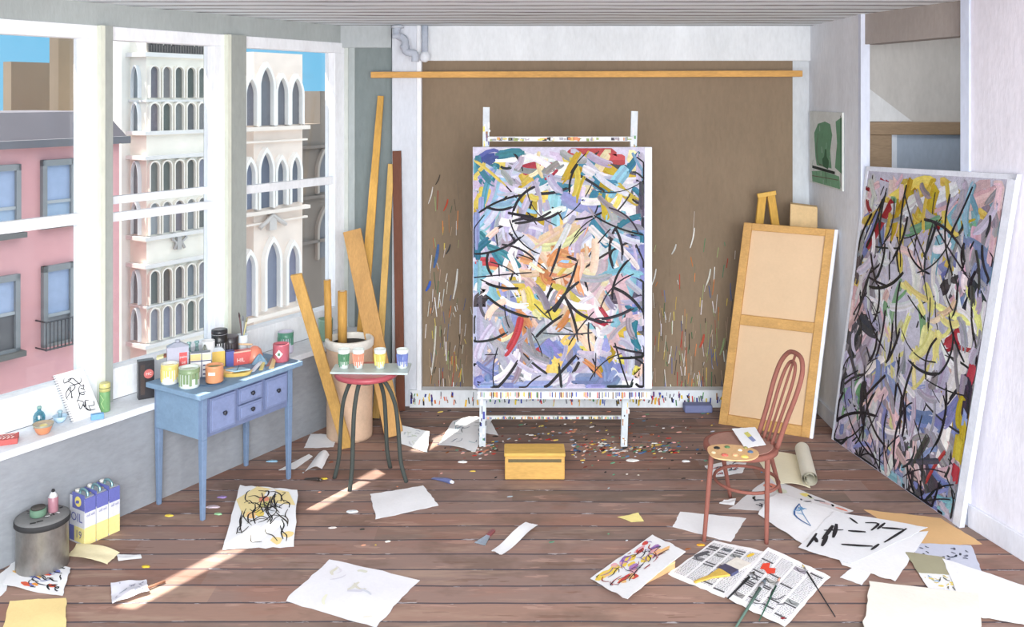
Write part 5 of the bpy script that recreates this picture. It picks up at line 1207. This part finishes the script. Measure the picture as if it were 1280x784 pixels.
def brush(label, pxa, pxb, r, col, zz=.016, tip=None, tiplen=.16, z1=None):
    a, b = P(*pxa, zz), P(*pxb, z1 if z1 is not None else zz); t = T('paint_brush', label, 'brush', tuple((a + b) / 2)); d = b - a
    m = MB('wood', col); m.tube([a + d * tiplen, a + d * .5, b], r, 8, r1=r * .55); m.build('handle', t)
    m = MB('metal', (186, 188, 192)); m.tube([a + d * tiplen * .55, a + d * (tiplen + .05)], r * 1.15, 8); m.build('ferrule', t)
    m = MB('painted', tip or (60, 56, 50)); m.tube([a, a + d * tiplen * .3, a + d * tiplen * .6], r * .5, 8, r1=r * 1.3); m.build('bristles', t)
brush('black brush, leftmost of the thin brushes on the right newspaper', (943, 715), (910, 748), .0065, (34, 34, 38))
brush('thick green handled brush running off the lower edge of the right newspaper', (957, 724), (920, 784), .0085, (84, 108, 98), zz=.018, z1=.012, tip=(90, 100, 110))
brush('thin dark green brush between the thick green one and the red paint mark', (975, 722), (949, 776), .0045, (40, 84, 66), zz=.017, tip=(210, 150, 120))
brush('thin black brush with ochre tip at the right edge of the newspaper', (1003, 706), (1044, 771), .004, (40, 40, 44), zz=.018, z1=.006, tip=(204, 180, 90), tiplen=.1)
a, b, c = P(868, 728, .012), P(906, 715, .012), P(922, 706, .012); t = T('flat_brush', 'wide flat ochre brush with blue grey end on the left newspaper', 'brush', tuple(b))
m = MB('wood', (206, 172, 84)); m.bar(a, a.lerp(b, .55), .014, .008, side=(0, 1, 0), w1=.026); m.bar(a.lerp(b, .55), b, .026, .010, side=(0, 1, 0), w1=.075); m.build('handle', t, .002)
m = MB('metal', (112, 118, 160)); m.bar(b, b.lerp(c, .55), .078, .013, side=(0, 1, 0)); m.build('ferrule', t)
m = MB('painted', (222, 216, 206)); m.bar(b.lerp(c, .55), c + (c - b) * .5, .074, .010, side=(0, 1, 0), w1=.085); m.build('bristles', t)
# card on chair
def cardm(m, s, r):
    s.patch(m, [(.35, .3), (.55, .25), (.62, .5), (.42, .55)], (206, 200, 110), .002); s.patch(m, [(.4, .55), (.6, .5), (.68, .75), (.5, .8)], (130, 140, 180), .0021)
paper('card', 'white card with a small yellow and blue motif lying on the chair seat', 'card', ((915, 536), (944, 534), (957, 556), (931, 560)), zs=(.47, .47, .456, .456), seed=40, marks=cardm, crumple=.001, th=.002)
# roll of paper standing/lying behind the chair
a, b = P(1014, 603, .055), P(1024, 552, .055); a = V((a.x, a.y, .055)); b = V((b.x, b.y + .12, .055))
a = V((P(1013, 600, .05).x, P(1013, 600, .05).y, .052)); b = a + V((.10, .46, 0))
t = T('paper_roll', 'loose roll of cream canvas lying behind the chair', 'roll', tuple(a))
d = (b - a).normalized(); sd = V((-d.y, d.x, 0)); m = MB('paper', (226, 222, 206)); n = 60; vs = []
for i in range(n + 1):
    th_ = -PI/2 - i / n * 4.6 * PI; rad = .05 * (1 - .62 * i / n); off = -sd * math.cos(th_) * rad + V((0, 0, math.sin(th_) * rad)); off.z += 0
    vs += [a + off, b + off]
m.add(vs, [(2*i, 2*i+1, 2*i+3, 2*i+2) for i in range(n)], None, None, True); m.build('rolled_part', t)
m = MB('paper', (230, 222, 196)); f0 = a - V((0, 0, .050)); f1 = b - V((0, 0, .050)); w1 = P(962, 590, .01); 
sf = Surf(f1 + V((0, 0, .0)) + sd * .30, f1, f0, f0 + sd * .20, lambda u, v: .003 + .018 * math.sin(PI * u) ** 1); sf.n = V((0, 0, 1)); sf.slab(m, .002, 8, 4); m.build('loose_sheet', t)
# little scraper and paint tube
a, b = P(617, 663, .008), P(600, 680, .006); t = T('scraper', 'little scraper with a dark red handle and grey blade on bare floor', 'scraper', tuple(a)); d = b - a
m = MB('gloss', (130, 56, 60)); m.bar(a, a.lerp(b, .4), .022, .014, side=(1, .6, 0)); m.build('handle', t, .003); m = MB('metal', (190, 208, 222)); m.bar(a.lerp(b, .4), b, .02, .004, side=(1, .6, 0), w1=.06); m.build('blade', t)
tube_of('blue and white squeezed tube with red label between box and white sheet', P(541, 598), P(563, 605), .014, (84, 96, 150), (220, 224, 230), z=0)
tube_of('tiny dark squeezed tube beside the desk leg', P(381, 599), P(399, 602), .011, (60, 52, 48), (70, 60, 54), z=0)
# paint crumbs: nobody could count them
def crumbs():
    m = MB('impasto'); r = random.Random(77); cols = [(30,30,32),(30,30,32),(226,220,214),(236,232,226),(190,60,50),(226,196,90),(70,110,150),(90,140,110),(216,150,120),(150,90,60),(120,60,50),(230,170,160),(170,180,190)]
    def one(x, y, sz, c):
        a0 = r.uniform(0, PI); n = 6; pts = []
        for k in range(n):
            a = 2*PI*k/n; rx = sz * r.uniform(.7, 1.3); q = V((rx*math.cos(a)*1.7, rx*math.sin(a)*.75)); pts.append((x + q.x*math.cos(a0*.3) - q.y*math.sin(a0*.3), y + q.x*math.sin(a0*.3) + q.y*math.cos(a0*.3)))
        m.hexa([(px, py, .0003) for px, py in pts], [(x + (px-x)*.7, y + (py-y)*.7, .0035) for px, py in pts], c)
    for i in range(620):
        t_ = r.random()
        if t_ < .5: px, py = r.uniform(585, 850), r.gauss(561, 5)
        elif t_ < .8: px, py = r.gauss(715, 75), r.gauss(545, 17)
        elif t_ < .93: px, py = r.uniform(540, 900), r.uniform(512, 600)
        else: px, py = r.uniform(330, 1000), r.uniform(540, 700)
        if py < 508 or (622 < px < 715 and 552 < py < 606): continue
        p = P(px, py); one(p.x, p.y, r.choice((.004, .006, .009, .013)) * r.uniform(.7, 1.2), jit(r.choice(cols), 14, r))
    tag(m.build('paint_crumbs'), 'dried paint flecks and crumbs scattered on the floor round the easel', 'paint flecks', kind='stuff')
crumbs()
SM = [((266, 634), .035, (206, 190, 200), 'small pale lilac scrap under the desk, leftmost'), ((278, 622), .028, (156, 132, 186), 'purple dab of paint under the desk'), ((211, 645), .022, (226, 196, 80), 'yellow dab of paint by the left desk leg'),
      ((341, 577), .035, (150, 190, 214), 'pale blue dab behind the right desk leg'), ((273, 643), .022, (150, 196, 150), 'green dab below the purple one'), ((405, 599), .02, (214, 186, 60), 'yellow dab beside the tiny dark tube'),
      ((790, 576), .04, (238, 238, 236), 'white fleck right of the easel'), ((857, 577), .03, (240, 240, 240), 'white fleck left of the chair'), ((441, 640), .035, (226, 232, 236), 'white chip left of the white sheet by the stool'), ((876, 682), .022, (226, 160, 50), 'orange dab in front of the chair leg'), ((578, 578), .03, (236, 236, 236), 'white fleck left of the wooden box'), ((182, 709), .02, (220, 190, 60), 'ochre dab on the floor above the sun strip')]
for i, ((px, py), sz, c, lab) in enumerate(SM):
    p = P(px, py); r = random.Random(i); n = 9; q = [(p.x + sz*math.cos(2*PI*k/n)*r.uniform(.8, 1.3), p.y + sz*.5*math.sin(2*PI*k/n)*r.uniform(.7, 1.3)) for k in range(n)]
    m = MB('impasto', c); m.hexa([(x, y, .0004) for x, y in q], [(p.x + (x-p.x)*.75, p.y + (y-p.y)*.75, .006) for x, y in q]); tag(m.build('paint_blob' if 'dab' in lab else 'paper_chip'), lab, 'paint' if 'dab' in lab else 'scrap')
SKY=1.15; SUN=9; KEY=215; KEY2=210; EXPO=0.83
# ================================================================== light and camera
w = bpy.data.worlds.new('World'); bpy.context.scene.world = w; w.use_nodes = True
nt = w.node_tree; bg = nt.nodes['Background']
tc = N(nt, 'ShaderNodeTexCoord'); sp = N(nt, 'ShaderNodeSeparateXYZ'); L(nt, tc.outputs['Generated'], sp.inputs[0])
cr = N(nt, 'ShaderNodeValToRGB'); e = cr.color_ramp.elements
e[0].position = 0.0; e[0].color = (.62, .60, .58, 1); e[1].position = 1; e[1].color = (1.0, 1.0, 1.0, 1)
for p, c in ((.45, (.62, .60, .58, 1)), (.46, tuple(x * .5 for x in lin((120, 196, 234))) + (1,)), (.60, tuple(x * .55 for x in lin((120, 196, 235))) + (1,)), (.72, (.95, .97, 1.0, 1))):
    k = e.new(p); k.color = c
L(nt, mth(nt, 'MULTIPLY_ADD', sp.outputs[2], .5, .5), cr.inputs[0]); 
ns = N(nt, 'ShaderNodeTexNoise'); ns.inputs['Scale'].default_value = 9; L(nt, tc.outputs['Generated'], ns.inputs['Vector'])
L(nt, mix(nt, mth(nt, 'MULTIPLY', ns.outputs[0], .12), cr.outputs[0], (.5, .7, .85)), bg.inputs[0])
bg.inputs[1].default_value = SKY
sl = bpy.data.lights.new('sun', 'SUN'); sl.energy = SUN; sl.color = (1, .93, .82); sl.angle = math.radians(.6)
so = bpy.data.objects.new('sun', sl); bpy.context.scene.collection.objects.link(so)
sd = V((WN.x + WD.x * .42, WN.y + WD.y * .42, -2.1)).normalized(); so.rotation_euler = sd.to_track_quat('-Z', 'Y').to_euler(); so.location = LW(0, -3, 6)
def area(name, loc, to, sx, sy, e, col=(1, 1, 1)):
    l = bpy.data.lights.new(name, 'AREA'); l.shape = 'RECTANGLE'; l.size = sx; l.size_y = sy; l.energy = e; l.color = col
    o = bpy.data.objects.new(name, l); bpy.context.scene.collection.objects.link(o); o.location = loc
    o.rotation_euler = (V(to) - V(loc)).to_track_quat('-Z', 'Y').to_euler(); return o
area('added_fill_high', (0.4, -1.4, 3.0), (0.2, 5.0, 0), 4.5, 2.0, KEY2)  # unseen fill light added behind the camera to brighten the floor
area('added_fill_alcove', (3.0, 5.45, 2.7), (2.9, 6.1, 1.4), .5, .4, 2.2)  # fill light added to lift the dark alcove wall
area('added_fill_front', (0.8, -2.4, 1.9), (0.4, 6, 1.7), 5, 3.0, KEY)  # broad unseen fill added behind the camera to flatten the room light
cam = bpy.data.cameras.new('camera'); co = bpy.data.objects.new('camera', cam); bpy.context.scene.collection.objects.link(co)
co.location = (0, 0, EYE); co.rotation_euler = (PI / 2, 0, 0)
cam.sensor_width = 36; cam.lens = F / 1280 * 36; cam.shift_y = -(392 - HZ) / 1280; cam.clip_end = 300
sc = bpy.context.scene; sc.camera = co
sc.view_settings.view_transform = 'Standard'; sc.view_settings.look = 'None'; sc.view_settings.gamma = 1
sc.view_settings.use_curve_mapping = False; sc.view_settings.exposure = EXPO
